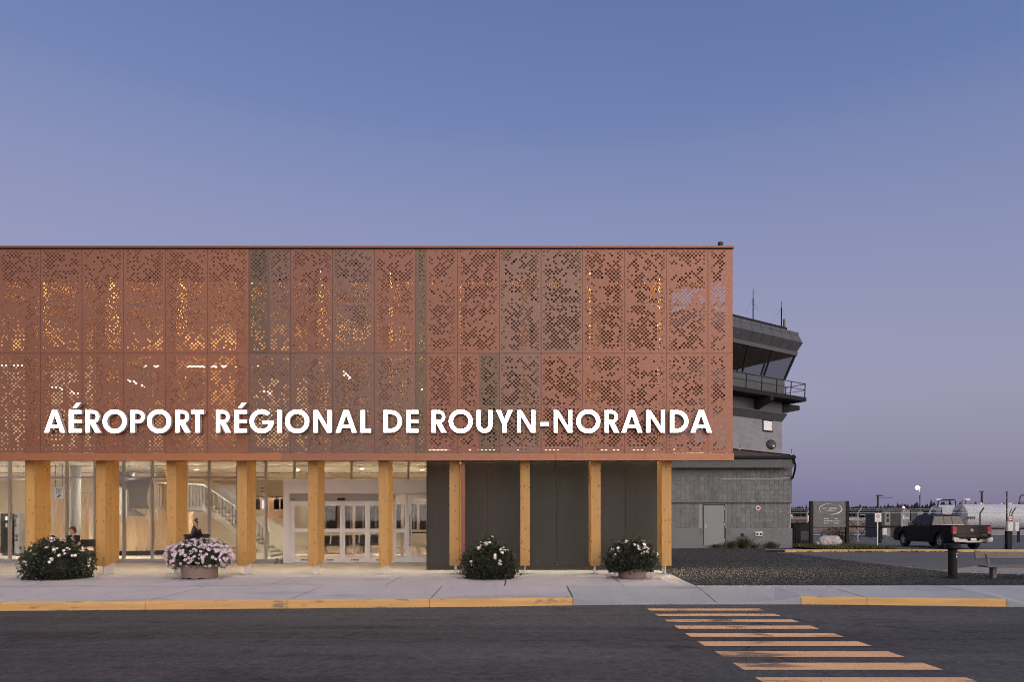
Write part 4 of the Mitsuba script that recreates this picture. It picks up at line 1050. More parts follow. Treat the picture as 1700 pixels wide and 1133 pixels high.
# potted bush near the end
pot = thing('flower_pot', 'low round brown pot under the white flowers near the last columns', 'pot')
pc = (W(1049.5, Yp), Yp, zp(Yp))
put('bowl', MB().lathe([(0, 0.004), (.36, 0.004), (.375, .05), (.40, .30), (.41, .34), (.37, .34), (.35, .26), (0, .26)], pc, 36), 'm_pot', pot, smooth=35)
b4 = thing('flower_bush', 'bush with white blossoms growing in the plain brown pot', 'flowering plant')
bush(b4, np.array([W(1047.5, Yp), Yp, zp(Yp) + .46]), .67, .6, .60, zp(Yp) + .16, 4200, 70, 45)
# petunia pot
pot2 = thing('flower_pot', 'low round brown pot with drain slots under the mass of pink flowers', 'pot')
pc = (W(331.5, Yp), Yp, zp(Yp))
put('bowl', MB().lathe([(0, 0.004), (.44, 0.004), (.46, .04), (.49, .32), (.50, .38), (.45, .38), (.43, .30), (0, .30)], pc, 40), 'm_pot', pot2, smooth=35)
for a in (-100, -62, -128):
    t = math.radians(a); put('drain_slot', MB().box(-.06, .06, -.02, .02, 0.004, .035).mesh().apply_transform(trimesh.transformations.rotation_matrix(t + math.pi / 2, [0, 0, 1])).apply_translation([pc[0] + .45 * math.cos(t), pc[1] + .45 * math.sin(t), pc[2]]), 'm_black', pot2)
b2 = thing('petunias', 'spreading mound of pale pink petunias spilling over a pot', 'flowers')
c2 = np.array([W(331, Yp), Yp, zp(Yp) + .62])
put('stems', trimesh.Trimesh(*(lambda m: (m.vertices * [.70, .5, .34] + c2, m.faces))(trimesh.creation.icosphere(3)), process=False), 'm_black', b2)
put('foliage', leaves(4200, dome(c2, .90, .66, .47, zp(Yp) + .2, .35, -.7, .2, 3), .055, 'm_leaf', seed=61), 'm_leaf_light', b2, kind='stuff')
g = np.random.default_rng(77)
P, O = dome(c2, .95, .70, .50, zp(Yp) + .12, .07, -.62, .2, 3)(g, 800)
front = (P[:, 1] < Yp + .45) & (g.random(len(P)) < np.clip(.30 + (P[:, 2] - c2[2] + .28) * 1.6, .16, 1))
P, O = P[front], O[front]
put('blossoms', flowers(P, O, .041, 5, 5, .12), 'm_petal_pink', b2, kind='stuff')
eo = O / np.linalg.norm(O, axis=1, keepdims=True)
put('blossom_eyes', flowers(P + eo * .013, O, .012, 5, 5, .1), 'm_petal_eye', b2, kind='stuff')
# canna in the middle of it
ca = thing('canna', 'dark purple leaved plant with one red flower standing in the pink petunias', 'plant')
cc = c2 + np.array([-.03, -.10, .42])
for k in range(17):
    a, tilt, L = g.uniform(0, 6.28), g.uniform(.15, 1.25), g.uniform(.30, .50)
    d = np.array([math.cos(a) * math.sin(tilt), math.sin(a) * math.sin(tilt) * .8, math.cos(tilt)]); s = np.cross(d, [.3, -1, .2]); s /= np.linalg.norm(s); nn = np.cross(s, d)
    ts = np.linspace(0, 1, 7); wd = .10 * np.sin(np.pi * ts ** .8) + .004
    mid = cc + d * (ts * L)[:, None] - np.array([0, 0, 1]) * (.10 * ts ** 2)[:, None] * math.sin(tilt)
    v = np.stack([mid - s * wd[:, None] + nn * .02 * wd[:, None] / .1, mid - nn * .015, mid + s * wd[:, None] + nn * .02 * wd[:, None] / .1], 1)
    f = [[3 * q + r_, 3 * q + r_ + 3, 3 * q + r_ + 4, 3 * q + r_ + 1] for q in range(6) for r_ in range(2)]
    put('leaf', MB().raw(v.reshape(-1, 3), f), 'm_leaf_purple', ca)
put('stem', MB().tube([cc, cc + [.03, 0, .35], cc + [.0, 0, .58]], .008, 6), 'm_leaf_purple', ca)
mat('m_canna_red', (0.13, 0.012, 0.03), 0.6)
put('flower', flowers([cc + [0.0 + .03 * math.cos(k), -.02, .52 + .02 * k] for k in range(6)], [np.array([math.cos(k * 2.4), -.6, .4]) for k in range(6)], .036, 4, 8, .5), 'm_canna_red', ca, kind='stuff')

# ------------------------------------------------------------------ control tower
TC, TU, TN, TWD = np.array([16.74, 44.0]), np.array([0.837, 0.547]), np.array([0.547, -0.837]), 8.0
def TP(s, d, z):
    q = TC - s * TU + d * TN
    return [q[0], q[1], z]
def tloop(off, z): return [TP(-off, off, z), TP(TWD + off, off, z), TP(TWD + off, -TWD - off, z), TP(-off, -TWD - off, z)]
def tloft(levels, cap0=False, cap1=False):
    v = np.array([p for o, z in levels for p in tloop(o, z)])
    f = [[4 * k + j, 4 * k + 4 + j, 4 * k + 4 + (j + 1) % 4, 4 * k + (j + 1) % 4] for k in range(len(levels) - 1) for j in range(4)]
    if cap0: f.append([0, 1, 2, 3])
    if cap1: f.append([4 * len(levels) - 4 + j for j in (3, 2, 1, 0)])
    return MB().raw(v, f)
def tquad(pts): return MB().raw([TP(*p) for p in pts], [[0, 1, 2, 3]])


tw = thing('control_tower', 'grey control tower with flared glass cab, railed balcony and panelled crown', 'tower')
put('shaft', tloft([(0, 0.0), (0, 8.0)]), 'm_tower_block', tw)
put('upper_shaft', tloft([(0.004, 8.001), (0.004, 9.3)]), 'm_tower_metal', tw)
put('skirt', tloft([(0.006, 7.97), (0.23, 8.44), (0.23, 8.5), (0.006, 8.52)]), 'm_tower_metal', tw)
put('deck', tloft([(0.0, 9.24), (1.05, 9.24), (1.05, 9.5), (0.1, 9.505)]), 'm_tower_dark', tw)
put('cab_wall', tloft([(0.12, 9.50), (0.12, 10.64), (0.17, 10.64), (0.17, 10.69), (0.05, 10.69)]), 'm_tower_metal', tw)
put('cab_floor', tloft([(0.05, 9.6), (0.04, 9.6)], cap1=True), 'm_tower_dark', tw)
for j in range(4):
    a, b = tloop(0.10, 10.68), tloop(0.56, 12.22)
    k = (j + 1) % 4
    put('pane', MB().raw([a[j], a[k], b[k], b[j]], [[0, 1, 2, 3]]), 'm_cab_glass', tw)
    for t in np.linspace(0, 1, 5)[:-1]:
        pa = np.array(a[j]) + (np.array(a[k]) - a[j]) * t; pb = np.array(b[j]) + (np.array(b[k]) - b[j]) * t
        put('mullion', MB().beam(pa, pb, 0.11 if t == 0 else 0.07, 0.12, up=(TN[0], TN[1], 0.3)), 'm_tower_dark', tw)
put('cab_ceiling', tloft([(0.55, 12.2), (0.1, 12.21), (-3.9, 12.21)], cap1=True), 'm_tower_dark', tw)
put('head_band', tloft([(0.57, 12.2), (0.66, 12.2), (0.69, 12.44), (0.6, 12.44)]), 'm_tower_metal', tw)
crown = put('crown', tloft([(0.60, 12.46), (0.87, 13.0), (0.69, 13.5), (0.69, 13.67), (0.2, 13.70)]), 'm_tower_dark', tw)
prof = [(0.645, 12.455), (0.90, 13.0), (0.72, 13.5), (0.72, 13.69)]
ns_ = 10
for (o0, z0), (o1, z1) in zip(prof[:-1], prof[1:]):
    for k in range(ns_):
        ta, tb = k / ns_, (k + 1) / ns_
        s0, s1 = -o0 + (TWD + 2 * o0) * ta, -o0 + (TWD + 2 * o0) * tb
        r0, r1 = -o1 + (TWD + 2 * o1) * ta, -o1 + (TWD + 2 * o1) * tb
        e = 0.014
        put('panel', MB().raw([TP(s0 + e, o0, z0 + .008), TP(s1 - e, o0, z0 + .008), TP(r1 - e, o1, z1 - .008), TP(r0 + e, o1, z1 - .008)], [[0, 1, 2, 3]]), 'm_tower_metal', crown)
    for j in (1, 2, 3):
        a, b = tloop(o0, z0), tloop(o1, z1); k = (j + 1) % 4
        put('panel', MB().raw([a[j], a[k], b[k], b[j]], [[0, 1, 2, 3]]), 'm_tower_metal', crown)
put('roof_edge', tloft([(0.22, 13.69), (0.22, 14.06), (0.05, 14.06)], cap1=True), 'm_tower_dark', tw)
rl = put('railing', MB().tube([TP(TWD + 1.0, 1.0, 10.36), TP(-1.02, 1.02, 10.36), TP(-1.02, -TWD - 1, 10.36)], .026, 6).tube([TP(TWD + 1.0, 1.0, 9.98), TP(-1.01, 1.01, 9.98), TP(-1.01, -TWD - 1, 9.98)], .02, 6), 'm_tower_dark', tw)
for k in range(8):
    for q in ((-1.0 + k * 1.43, 1.0), (-1.0, 1.0 - 1.43 * (k + 1))):
        put('post', MB().beam(TP(q[0] + (.06 if q[1] < 1 else 0), q[1] - (.06 if q[1] == 1.0 else 0), 9.26), TP(q[0], q[1], 10.36), .045, .045), 'm_tower_dark', rl)
for a, b, c in ((2.6, 0, 'n'), (6.6, 0, 'n'), (0, -0.35, 'u'), (0, -5.5, 'u')):
    v = []
    for w in (-.16, .16):
        for q, za, zb in ((0.0, 8.5, 9.24), (2.15 if c == 'u' else 1.2, 8.95, 9.24)):
            for z in (za, zb): v.append(TP(a + w, q, z) if c == 'n' else TP(-q, b + w, z))
    put('bracket', MB().raw(v, [[0, 1, 3, 2], [4, 6, 7, 5], [0, 4, 5, 1], [2, 3, 7, 6], [0, 2, 6, 4], [1, 5, 7, 3]]), 'm_tower_dark', tw)
# lit window of the shaft
def tsolve(px, d):
    """distance along the face of the pixel column px"""
    k = (px - CX) / F
    q = TC + d * TN
    return (q[0] - k * q[1]) / (TU[0] - k * TU[1])
sa, sb = tsolve(1281.5, .03), tsolve(1267.5, .03)
yy = (TC - (sa + sb) / 2 * TU)[1]
wz0, wz1 = Z_(715, yy), Z_(699.5, yy)
wn = put('window', MB().raw([TP(s, d, z) for s in (sa - .07, sb + .07) for d in (.002, .05) for z in (wz0 - .08, wz1 + .08)], [[0, 1, 3, 2], [4, 6, 7, 5], [0, 4, 5, 1], [2, 3, 7, 6], [0, 2, 6, 4], [1, 5, 7, 3]]), 'm_tower_dark', tw, label='bright window with a pale blind')
put('pane', tquad([(sa, .055, wz0), (sb, .055, wz0), (sb, .055, wz1), (sa, .055, wz1)]), 'm_lamp', wn, emit=(.045, .046, .043), w=.05)
put('obstruction_lamp', MB().lathe([(0, 9.5), (.07, 9.5), (.07, 9.95), (0, 9.97)], (*TP(-.3, .45, 0)[:2], 0), 10), 'm_white', tw)
put('desk', MB().raw([TP(s, d, z) for s in (2.5, 5.5) for d in (-3.0, -5.0) for z in (9.6, 11.9)], [[0, 1, 3, 2], [4, 6, 7, 5], [0, 4, 5, 1], [2, 3, 7, 6], [0, 2, 6, 4], [1, 5, 7, 3]]), 'm_tower_dark', tw)
for i_, (px, py, s_, d_) in enumerate(((1250.3, 480, None, -1.0), (1297.3, 500, None, -.3))):
    an = thing('antenna', ('taller whip antenna on the control tower roof, beside the copper screen', 'whip antenna with a bracket near the outer corner of the tower roof')[i_], 'antenna')
    s_ = tsolve(px, d_); q = TP(s_, d_, 14.0); zt = Z_(py, q[1])
    put('mast', MB().tube([q, [q[0], q[1], 14.0 + (zt - 14) * .78]], .035, 6), 'm_tower_dark', an)
    put('whip', MB().tube([[q[0], q[1], 14.0 + (zt - 14) * .78], [q[0], q[1], zt]], .018, 6), 'm_tower_dark', an)
    for a in range(3):
        put('guy_wire', MB().tube([[q[0], q[1], 14 + (zt - 14) * .75], [q[0] + .5 * math.cos(a * 2.1 + .4), q[1] + .5 * math.sin(a * 2.1 + .4), 14 + (zt - 14) * .42]], .004, 4), 'm_tower_dark', an)
    if i_: put('bracket', MB().box(q[0] + .12, q[0] + .24, q[1] - .06, q[1] + .06, 14.0, 14.75, .01), 'm_tower_metal', an)

# ------------------------------------------------------------------ service building below the tower
sb_ = thing('service_building', 'grey concrete block building with metal fascia at the foot of the control tower', 'building')
WY, GX = 37.0, 14.6
put('core', MB().box(6.0, GX - .02, WY + .03, 52, 0.0, 5.0), 'm_mortar', sb_)
dxa, dxb, dz0, dz1 = X_(1168.7, WY), X_(1202.5, WY), 0.27, 2.44
BL = 0.2525
def blocks(x0, x1, z0, z1, yface):
    m = MB(); ks = np.arange(math.ceil((x0 + 50) / BL), math.floor((x1 + 50) / BL) + 1)
    zs = np.arange(math.floor((z0 + 50) / BL), math.ceil((z1 + 50) / BL))
    for kz in zs:
        for kx in range(math.floor((x0 + 50) / BL), math.ceil((x1 + 50) / BL)):
            a, b = max(-50 + kx * BL, x0) + .005, min(-50 + (kx + 1) * BL, x1) - .005
            c, d = max(-50 + kz * BL, z0) + .005, min(-50 + (kz + 1) * BL, z1) - .005
            if b - a < .02 or d - c < .02: continue
            if b > dxa - .02 and a < dxb + .02 and c < dz1 + .03: continue
            j = rng.uniform(0, .004)
            m.box(a, b, yface - j, yface + .06, c, d)
    return m
put('block', blocks(6.1, X_(1311.5, WY), 1.20, 2.53, WY), 'm_block', sb_, kind='stuff')
put('block', blocks(6.1, GX, 2.60, 4.93, WY - .085), 'm_block', sb_, kind='stuff')
put('ledge', MB().box(6.0, GX - .01, WY - .06, WY + .06, 2.54, 2.59), 'm_steel_dark', sb_)
put('upper_core', MB().box(6.0, GX - .012, WY - .06, WY + .031, 2.595, 5.0), 'm_mortar', sb_)
put('foundation', MB().box(6.0, dxa - .06, WY - .05, WY + .05, 0.0, 1.19, .012), 'm_foundation', sb_)
put('foundation', MB().box(dxb + .06, GX + .03, WY - .05, WY + .05, 0.0, 1.19, .012), 'm_foundation', sb_)
put('threshold', MB().box(dxa - .055, dxb + .055, WY - .04, WY + .05, 0.0, dz0 - .01), 'm_foundation', sb_)
dr_ = put('door', MB().box(dxa, dxb, WY + .0, WY + .045, dz0, dz1, .006), 'm_door_grey', sb_, label='plain light grey metal door')
put('frame', MB().box(dxa - .05, dxa - .004, WY - .02, WY + .06, dz0, dz1 + .05).box(dxb + .004, dxb + .05, WY - .02, WY + .06, dz0, dz1 + .05).box(dxa - .003, dxb + .003, WY - .018, WY + .058, dz1 + .004, dz1 + .05), 'm_steel_dark', dr_)
put('handle', MB().box(dxa + .06, dxa + .11, WY - .03, WY - .001, 1.18, 1.42, .01).box(dxa + .07, dxa + .20, WY - .07, WY - .045, 1.24, 1.27, .006).box(dxa + .075, dxa + .095, WY - .05, WY - .03, 1.245, 1.265), 'm_galv', dr_)
for z in (.5, 1.35, 2.2): put('hinge', MB().box(dxb - .02, dxb + .012, WY - .028, WY - .002, z, z + .11), 'm_galv', dr_)
# eaves, roof, gutter
EY = 36.35
ER = X_(1318.5, EY)
put('fascia', MB().box(6.0, ER - .02, EY, EY + .05, Z_(777, EY), Z_(762.5, EY), .006), 'm_tower_metal', sb_)
put('fascia_joint', MB().box(X_(1215, EY) - .012, X_(1215, EY) + .012, EY - .004, EY + .001, Z_(777, EY), Z_(762.5, EY)), 'm_steel_dark', sb_)
put('gutter', MB().box(5.9, ER + .05, EY - .13, EY - .005, Z_(762, EY), Z_(757.5, EY), .02), 'm_tower_dark', sb_)
put('soffit', MB().box(6.0, ER - .03, EY + .055, WY - .09, 4.94, 4.99), 'm_steel_dark', sb_)
ze = Z_(757.5, EY)
rv = [[5.5, EY - .05, ze], [ER, EY - .05, ze], [8.6, 43.2, ze + 1.55], [5.5, 43.2, ze + 1.55], [ER, 52, ze]]
put('roof', MB().raw(rv, [[0, 1, 2], [0, 2, 3], [1, 4, 2]]), 'm_roof_red', sb_)
put('hip_cap', MB().tube([np.array(rv[1]) + [0, 0, .02], np.array(rv[2]) + [0, 0, .04]], .045, 6), 'm_tower_dark', sb_)
put('side_fascia', MB().box(ER - .07, ER - .021, EY + .055, 52, 4.6, ze - .01), 'm_tower_metal', sb_)
gx0 = X_(1317, EY)
put('downspout', MB().tube([[gx0, EY - .07, Z_(761, EY)], [gx0 + .03, EY - .07, Z_(767, EY)], [X_(1321, EY), EY + .05, Z_(773, EY)], [X_(1321, EY), EY + .1, Z_(780, EY)], [GX + .02, WY - .14, Z_(793, WY)], [GX - .05, WY - .14, Z_(796, WY)]], .055, 8), 'm_tower_dark', sb_)
for i_, (px, t) in enumerate(((1224, .62), (1263, .36), (1317, .02))):
    q = np.array(rv[1]) * (1 - t) + np.array(rv[2]) * t
    ro = thing('roof_rod', ('thin lightning rod on the red roof beside the copper screen', 'thin lightning rod on the red roof left of the dish', 'thin lightning rod at the outer roof corner')[i_], 'rod')
    put('rod', MB().tube([q + [0, 0, .02], q + [0, 0, .36]], .014, 5), 'm_tower_dark', ro); put('clamp', MB().box(q[0] - .05, q[0] + .05, q[1] - .05, q[1] + .05, q[2] + .02, q[2] + .07), 'm_galv', ro)
al = thing('alarm_bell', 'small round bell with red centre and white rim on the block wall', 'bell')
ac = (X_(1258, WY), 0, Z_(844, WY))
def disc(c, r, y0, y1, n=20):
    return MB().prism(Point(c[0], c[2]).buffer(r, n // 4), y0, y1 - y0)
put('rim', MB().prism(Point(ac[0], ac[2]).buffer(.135, 8).difference(Point(ac[0], ac[2]).buffer(.085, 8)), WY - .06, .06), 'm_white', al)
put('centre', disc(ac, .082, WY - .05, WY), 'm_red', al)
ob = thing('outlet_box', 'white double outlet box low on the concrete foundation', 'outlet')
put('case', MB().box(X_(1253, WY), X_(1264.5, WY), WY - .13, WY - .051, Z_(890.5, WY), Z_(883, WY), .012), 'm_white', ob)
for px in (1255.8, 1261.6): put('socket', MB().box(X_(px, WY) - .055, X_(px, WY) + .055, WY - .14, WY - .131, Z_(888.8, WY), Z_(885.5, WY), .003), 'm_black', ob)
vt = thing('wall_vent', 'small dark square vent low on the concrete foundation', 'vent')
put('frame', MB().box(X_(1229, WY), X_(1234.3, WY), WY - .075, WY - .051, Z_(891, WY), Z_(885.8, WY), .004), 'm_steel_dark', vt)
put('grille', MB().box(X_(1229.8, WY), X_(1233.5, WY), WY - .08, WY - .0751, Z_(890, WY), Z_(886.8, WY)), 'm_black', vt)
cb = thing('wall_cable', 'thin pale cable sagging along the upper block wall', 'cable')
cy_ = WY - .10
put('cable', MB().tube([[X_(px, cy_), cy_, Z_(py, cy_)] for px, py in ((1196, 795), (1222, 795.6), (1250, 795.2), (1272, 796.4), (1284, 795.8), (1300, 794.6), (1312, 794.2))], .013, 5), 'm_sign_light', cb)
# satellite dish
sd = thing('satellite_dish', 'dark round satellite dish on a short mast above the red roof', 'dish')
DY = 39.6; dc = at(1280, 738.5, DY)
pr = [(0.001, .10)] + [(.30 * t, .10 * (1 - t * t)) for t in np.linspace(.2, 1, 6)]
dm = MB().lathe(pr, (0, 0, 0), 24).lathe([(a, b + .012) for a, b in pr], (0, 0, 0), 24).mesh()
dm.apply_transform(trimesh.transformations.rotation_matrix(math.radians(78), [1, 0, 0])); dm.apply_translation(dc)
put('reflector', dm, 'm_steel_dark', sd, smooth=True)
put('mast', MB().tube([dc + [0, .12, -.05], dc + [0, .12, -.62], [dc[0], DY + .12, ze + .3]], .03, 6), 'm_galv', sd)
put('feed_arm', MB().tube([dc + [0, .05, -.28], dc + [.02, -.28, -.2], dc + [.02, -.33, -.13]], .014, 5).box(dc[0] - .03, dc[0] + .07, DY - .38, DY - .3, dc[2] - .16, dc[2] - .08), 'm_galv', sd)
# weeds along the foundation
def tuft(c, n, h, spread, mat_, seed, lean=.5):
    g = np.random.default_rng(seed); a = g.uniform(0, 6.28, n); r = spread * np.sqrt(g.random(n))
    b = np.array(c) + np.stack([r * np.cos(a), r * np.sin(a), 0 * r], 1)
    t = b + np.stack([g.normal(0, lean, n) * h, g.normal(0, lean, n) * h, h * g.uniform(.5, 1.1, n)], 1)
    w = g.uniform(.006, .014, (n, 1)); s = np.stack([np.cos(a + 1), np.sin(a + 1), 0 * a], 1) * w
    m = (b + t) / 2 + [0, 0, .06 * h]
    v = np.stack([b - s, b + s, m + s, m - s, t], 1).reshape(-1, 3)
    f = (np.array([[0, 1, 2], [0, 2, 3], [3, 2, 4]])[None] + (np.arange(n) * 5)[:, None, None]).reshape(-1, 3)
    return trimesh.Trimesh(v, f, process=False)
for i_, (px, h, sp, n, lab) in enumerate(((1235, .62, .28, 240, 'tall dark weed by the wall vent'), (1192, .22, .5, 160, 'low weeds in front of the grey door'), (1215, .36, .3, 140, 'small weed right of the grey door'), (1254, .25, .25, 90, 'little weed under the white outlet box'), (1280, .34, .45, 170, 'weeds at the outer end of the foundation'))):
    wd_ = thing('weed', lab, 'weed')
    c = [X_(px, WY - .25), WY - .25, .15]
    put('blades', tuft(c, n, h, sp, 'm_grass', 300 + i_), 'm_grass', wd_, kind='stuff')
    put('leaves', leaves(n // 2, dome(np.array(c) + [0, 0, h * .4], sp, .15, h * .7, .1, .8, -.5, .2, i_), .07, 'm_leaf', seed=310 + i_), 'm_leaf', wd_, kind='stuff')

# ------------------------------------------------------------------ island with the sign
put('grass', trimesh.util.concatenate([tuft([x, y, .19], 5, .20, .12, 'm_grass', 400 + i, .35) for i, (x, y) in enumerate(zip(rng.uniform(14.75, 18.5, 900), rng.uniform(33.0, 38.0, 900)))]), 'm_grass', kind='stuff', label='tufts of green and brown grass on the island around the grey sign', cat='grass')
put('grass', trimesh.util.concatenate([tuft([x, 32.68, .06], 6, .12, .1, 'm_grass', 1400 + i, .5) for i, x in enumerate(np.concatenate([rng.uniform(15.8, 20.6, 90), rng.uniform(13, 22, 60)]))]), 'm_grass', kind='stuff', label='dry weeds growing along the low yellow kerb', cat='grass')
ns2 = thing('grey_sign', 'grey sign board with swoosh logo NAV CANADA on two black posts', 'sign')
SY = 38.0
xa, xb, z0, z1 = X_(1350.5, SY), X_(1405, SY), Z_(875.5, SY), Z_(832.6, SY)
for px in (1347.3, 1407): put('post', MB().box(X_(px, SY) - .085, X_(px, SY) + .085, SY - .02, SY + .15, 0.15, z1 + .01, .01), 'm_black', ns2)
put('board', MB().box(xa + .02, xb - .02, SY + .02, SY + .1, z0, z1, .006), 'm_sign_grey', ns2)
put('trim', MB().box(xa + .0, xa + .02, SY + .0, SY + .1, z0, z1).box(xb - .02, xb, SY, SY + .1, z0, z1).box(xa + .021, xb - .021, SY, SY + .018, z0, z0 + .025), 'm_cab_grey', ns2)
lc = np.array([X_(1379, SY), Z_(845.5, SY)])
def arc(rx, ry, a0, a1, w0, w1, n=28):
    t = np.linspace(0, 1, n); a = np.radians(a0 + (a1 - a0) * t); w = w0 + (w1 - w0) * np.sin(np.pi * t) ** .8
    o = np.stack([lc[0] + (rx + w / 2) * np.cos(a), lc[1] + (ry + w / 2) * np.sin(a)], 1); i = np.stack([lc[0] + (rx - w / 2) * np.cos(a), lc[1] + (ry - w / 2) * np.sin(a)], 1)
    return Polygon(np.vstack([o, i[::-1]])).buffer(0)
put('logo', MB().prism(unary_union([arc(.63, .30, 85, 232, .004, .03), arc(.63, .30, -95, 50, .006, .06)]), SY + .012, .0075), 'm_sign_light', ns2)
sw = Polygon([(lc[0] - .40, lc[1] - .13), (lc[0] - .02, lc[1] - .055), (lc[0] + .42, lc[1] - .14), (lc[0] - .02, lc[1] - .095)])
put('logo', MB().prism(sw, SY + .012, .0075), 'm_sign_light', ns2)
put('lettering', txt('NAV', .085, lc[0] - .44, SY + .0185, lc[1] + .0, False), 'm_sign_light', ns2)
put('lettering', txt('CANADA', .085, lc[0] - .11, SY + .0185, lc[1] + .0, True), 'm_sign_light', ns2)
for (px, rows_) in ((1368, ('Centre', "d'information", 'de vol')), (1385, ('Flight', 'Service', 'Station'))):
    for k, t_ in enumerate(rows_): put('lettering', txt(t_, .062, X_(px, SY), SY + .0185, Z_(862.5 + 3.6 * k, SY), True), 'm_sign_light', ns2)


def rock(c, r, sc, seed):
    m = trimesh.creation.icosphere(4); v = m.vertices
    d = 1 + .55 * (meshkit.fbm(v * 1.3 + seed * 3.3, 4) - .5) + .25 * (np.abs(meshkit.fbm(v * 3.1 + seed, 3) - .5))
    q = np.sign(v) * np.abs(v) ** .8 * d[:, None]
    return trimesh.Trimesh(q * r * np.array(sc) + c, m.faces, process=False)
for i_, (px, py, r, sc, lab) in enumerate(((1369, 900, .31, (1.15, .9, .95), 'larger pale grey boulder in the grass below the sign'), (1382, 898, .30, (1.3, .9, .95), 'pinkish boulder leaning on the larger pale one'), (1391, 900, .17, (1.2, .9, .9), 'smallest pinkish stone at the end of the boulders'), (1358.5, 903, .12, (1.2, 1, .8), 'little grey stone beside the boulders'))):
    put('boulder', rock(at(px, py, 36.4), r, sc, i_ + 2), 'm_rock', smooth=True, label=lab, cat='rock')
sh_ = thing('shrub', 'brownish leafless shrub behind the boulders and below the sign', 'shrub')
c = np.array([X_(1389, 38.7), 38.7, .62])
g = np.random.default_rng(91)
tw_ = MB()
for k in range(90):
    a, t = g.uniform(0, 6.28), g.uniform(.2, 1.25); d = np.array([math.cos(a) * math.sin(t), math.sin(a) * math.sin(t), math.cos(t)])
    p0 = np.array([c[0] + g.normal(0, .15), 38.7 + g.normal(0, .1), .16]); tw_.tube([p0, p0 + d * g.uniform(.3, .6), p0 + d * g.uniform(.7, 1.15) + [0, 0, .1]], [.010, .007, .003], 4)
put('twigs', tw_, 'm_leaf_dry', sh_, kind='stuff')
put('leaves', leaves(2600, dome(c, 1.0, .6, .62, .18, .8, -.8, .2, 5), .06, 'm_leaf_dry', seed=92), 'm_leaf_dry', sh_, kind='stuff')
# small no-entry notice on a post, boom barrier
np_ = thing('notice', 'white notice with red ring on a thin post in the grass', 'sign')
NY = 36.6
put('post', MB().box(X_(1457, NY) - .03, X_(1457, NY) + .03, NY, NY + .05, .15, Z_(855, NY), .005), 'm_galv', np_)
put('board', MB().box(X_(1452, NY), X_(1462.8, NY), NY - .03, NY - .002, Z_(867, NY), Z_(852.6, NY), .006), 'm_white', np_)
nc = (X_(1457.4, NY), 0, Z_(858, NY))
put('ring', MB().prism(Point(nc[0], nc[2]).buffer(.105, 8).difference(Point(nc[0], nc[2]).buffer(.08, 8)), NY - .036, .0055), 'm_red', np_)
put('bar', MB().box(nc[0] - .075, nc[0] + .075, NY - .034, NY - .0305, nc[2] - .012, nc[2] + .012, rot=[[.71, 0, .71], [0, 1, 0], [-.71, 0, .71]]), 'm_red', np_)
put('symbol', MB().prism(Polygon([(nc[0] - .05, nc[2] - .03), (nc[0] + .05, nc[2] - .03), (nc[0] + .03, nc[2] + .02), (nc[0] - .03, nc[2] + .02)]), NY - .0338, .0035), 'm_black', np_)
for k in range(2): put('line', MB().box(nc[0] - .10, nc[0] + .10, NY - .034, NY - .0305, nc[2] - .19 - .05 * k, nc[2] - .175 - .05 * k), 'm_cab_grey', np_)

# ------------------------------------------------------------------ pickup truck
def mprism(pts, x0, x1):
    """(y, z) outline swept from x0 to x1 as a solid"""
    cs = m3.CrossSection([np.array(pts, float)], m3.FillRule.NonZero)
    return m3.Manifold.extrude(cs, x1 - x0).transform(np.array([[0, 0, 1, x0], [1, 0, 0, 0], [0, 1, 0, 0]], float))


def mbox(x0, x1, y0, y1, z0, z1): return m3.Manifold.cube([x1 - x0, y1 - y0, z1 - z0]).translate([x0, y0, z0])
def mcyl(cx, cy, cz, r, x0, x1): return m3.Manifold.cylinder(x1 - x0, r, r, 36).transform(np.array([[0, 0, 1, x0], [1, 0, 0, cy], [0, 1, 0, cz]], float))
def tr(m, rot=0.0):
    m = m.mesh() if isinstance(m, MB) else m
    if hasattr(m, 'to_mesh'):
        q = m.to_mesh(); m = trimesh.Trimesh(np.array(q.vert_properties[:, :3], float), np.array(q.tri_verts), process=False)
    m = m.copy(); c, s_ = math.cos(TROT), math.sin(TROT)
    v = m.vertices @ np.array([[c, s_, 0], [-s_, c, 0], [0, 0, 1]]) + TPOS
    return trimesh.Trimesh(v, m.faces, process=False)


TROT, TPOS = math.radians(-0.6), np.array([X_(1614, 35.5) , 35.5, 0.092])
pk = thing('pickup_truck', 'black crew cab pickup truck seen from behind, parked facing the tanks', 'pickup truck')
body = mprism([(.06, .52), (.03, .60), (.05, 1.24), (.10, 1.27), (1.98, 1.27), (2.0, 1.24), (4.15, 1.22), (4.7, 1.18), (5.45, 1.10), (5.68, 1.0), (5.78, .80), (5.80, .42), (5.6, .34), (.2, .40)], -1.0, 1.0)
body = body - mbox(-.83, .83, .14, 1.9, .72, 2)
for yc in (1.2, 4.78):
    body = body - mcyl(0, yc, .42, .50, -1.1, -.70) - mcyl(0, yc, .42, .50, .70, 1.1)
slim = mprism([(-.2, .40), (6, .40), (6, .9), (-.2, .9)], -.99, .99)
put('body', tr(body), 'm_truck', pk, smooth=30)
def ring8(y0, y1, hw, z, c=.10): return [(-hw, y0, z), (hw, y0, z), (hw, y1, z), (-hw, y1, z)]
gb = m3.Manifold.hull_points(np.array([(s * .96, y, 1.22) for s in (-1, 1) for y in (2.0, 4.30)] + [(s * .74, y, z) for s in (-1, 1) for y, z in ((2.16, 1.80), (3.55, 1.83))] + [(s * .66, y, z) for s in (-1, 1) for y, z in ((2.30, 1.855), (3.3, 1.88))], float))
put('cab', tr(gb), 'm_truck', pk, smooth=25)
def lerp(a, b, t): return np.array(a, float) + (np.array(b, float) - np.array(a, float)) * t
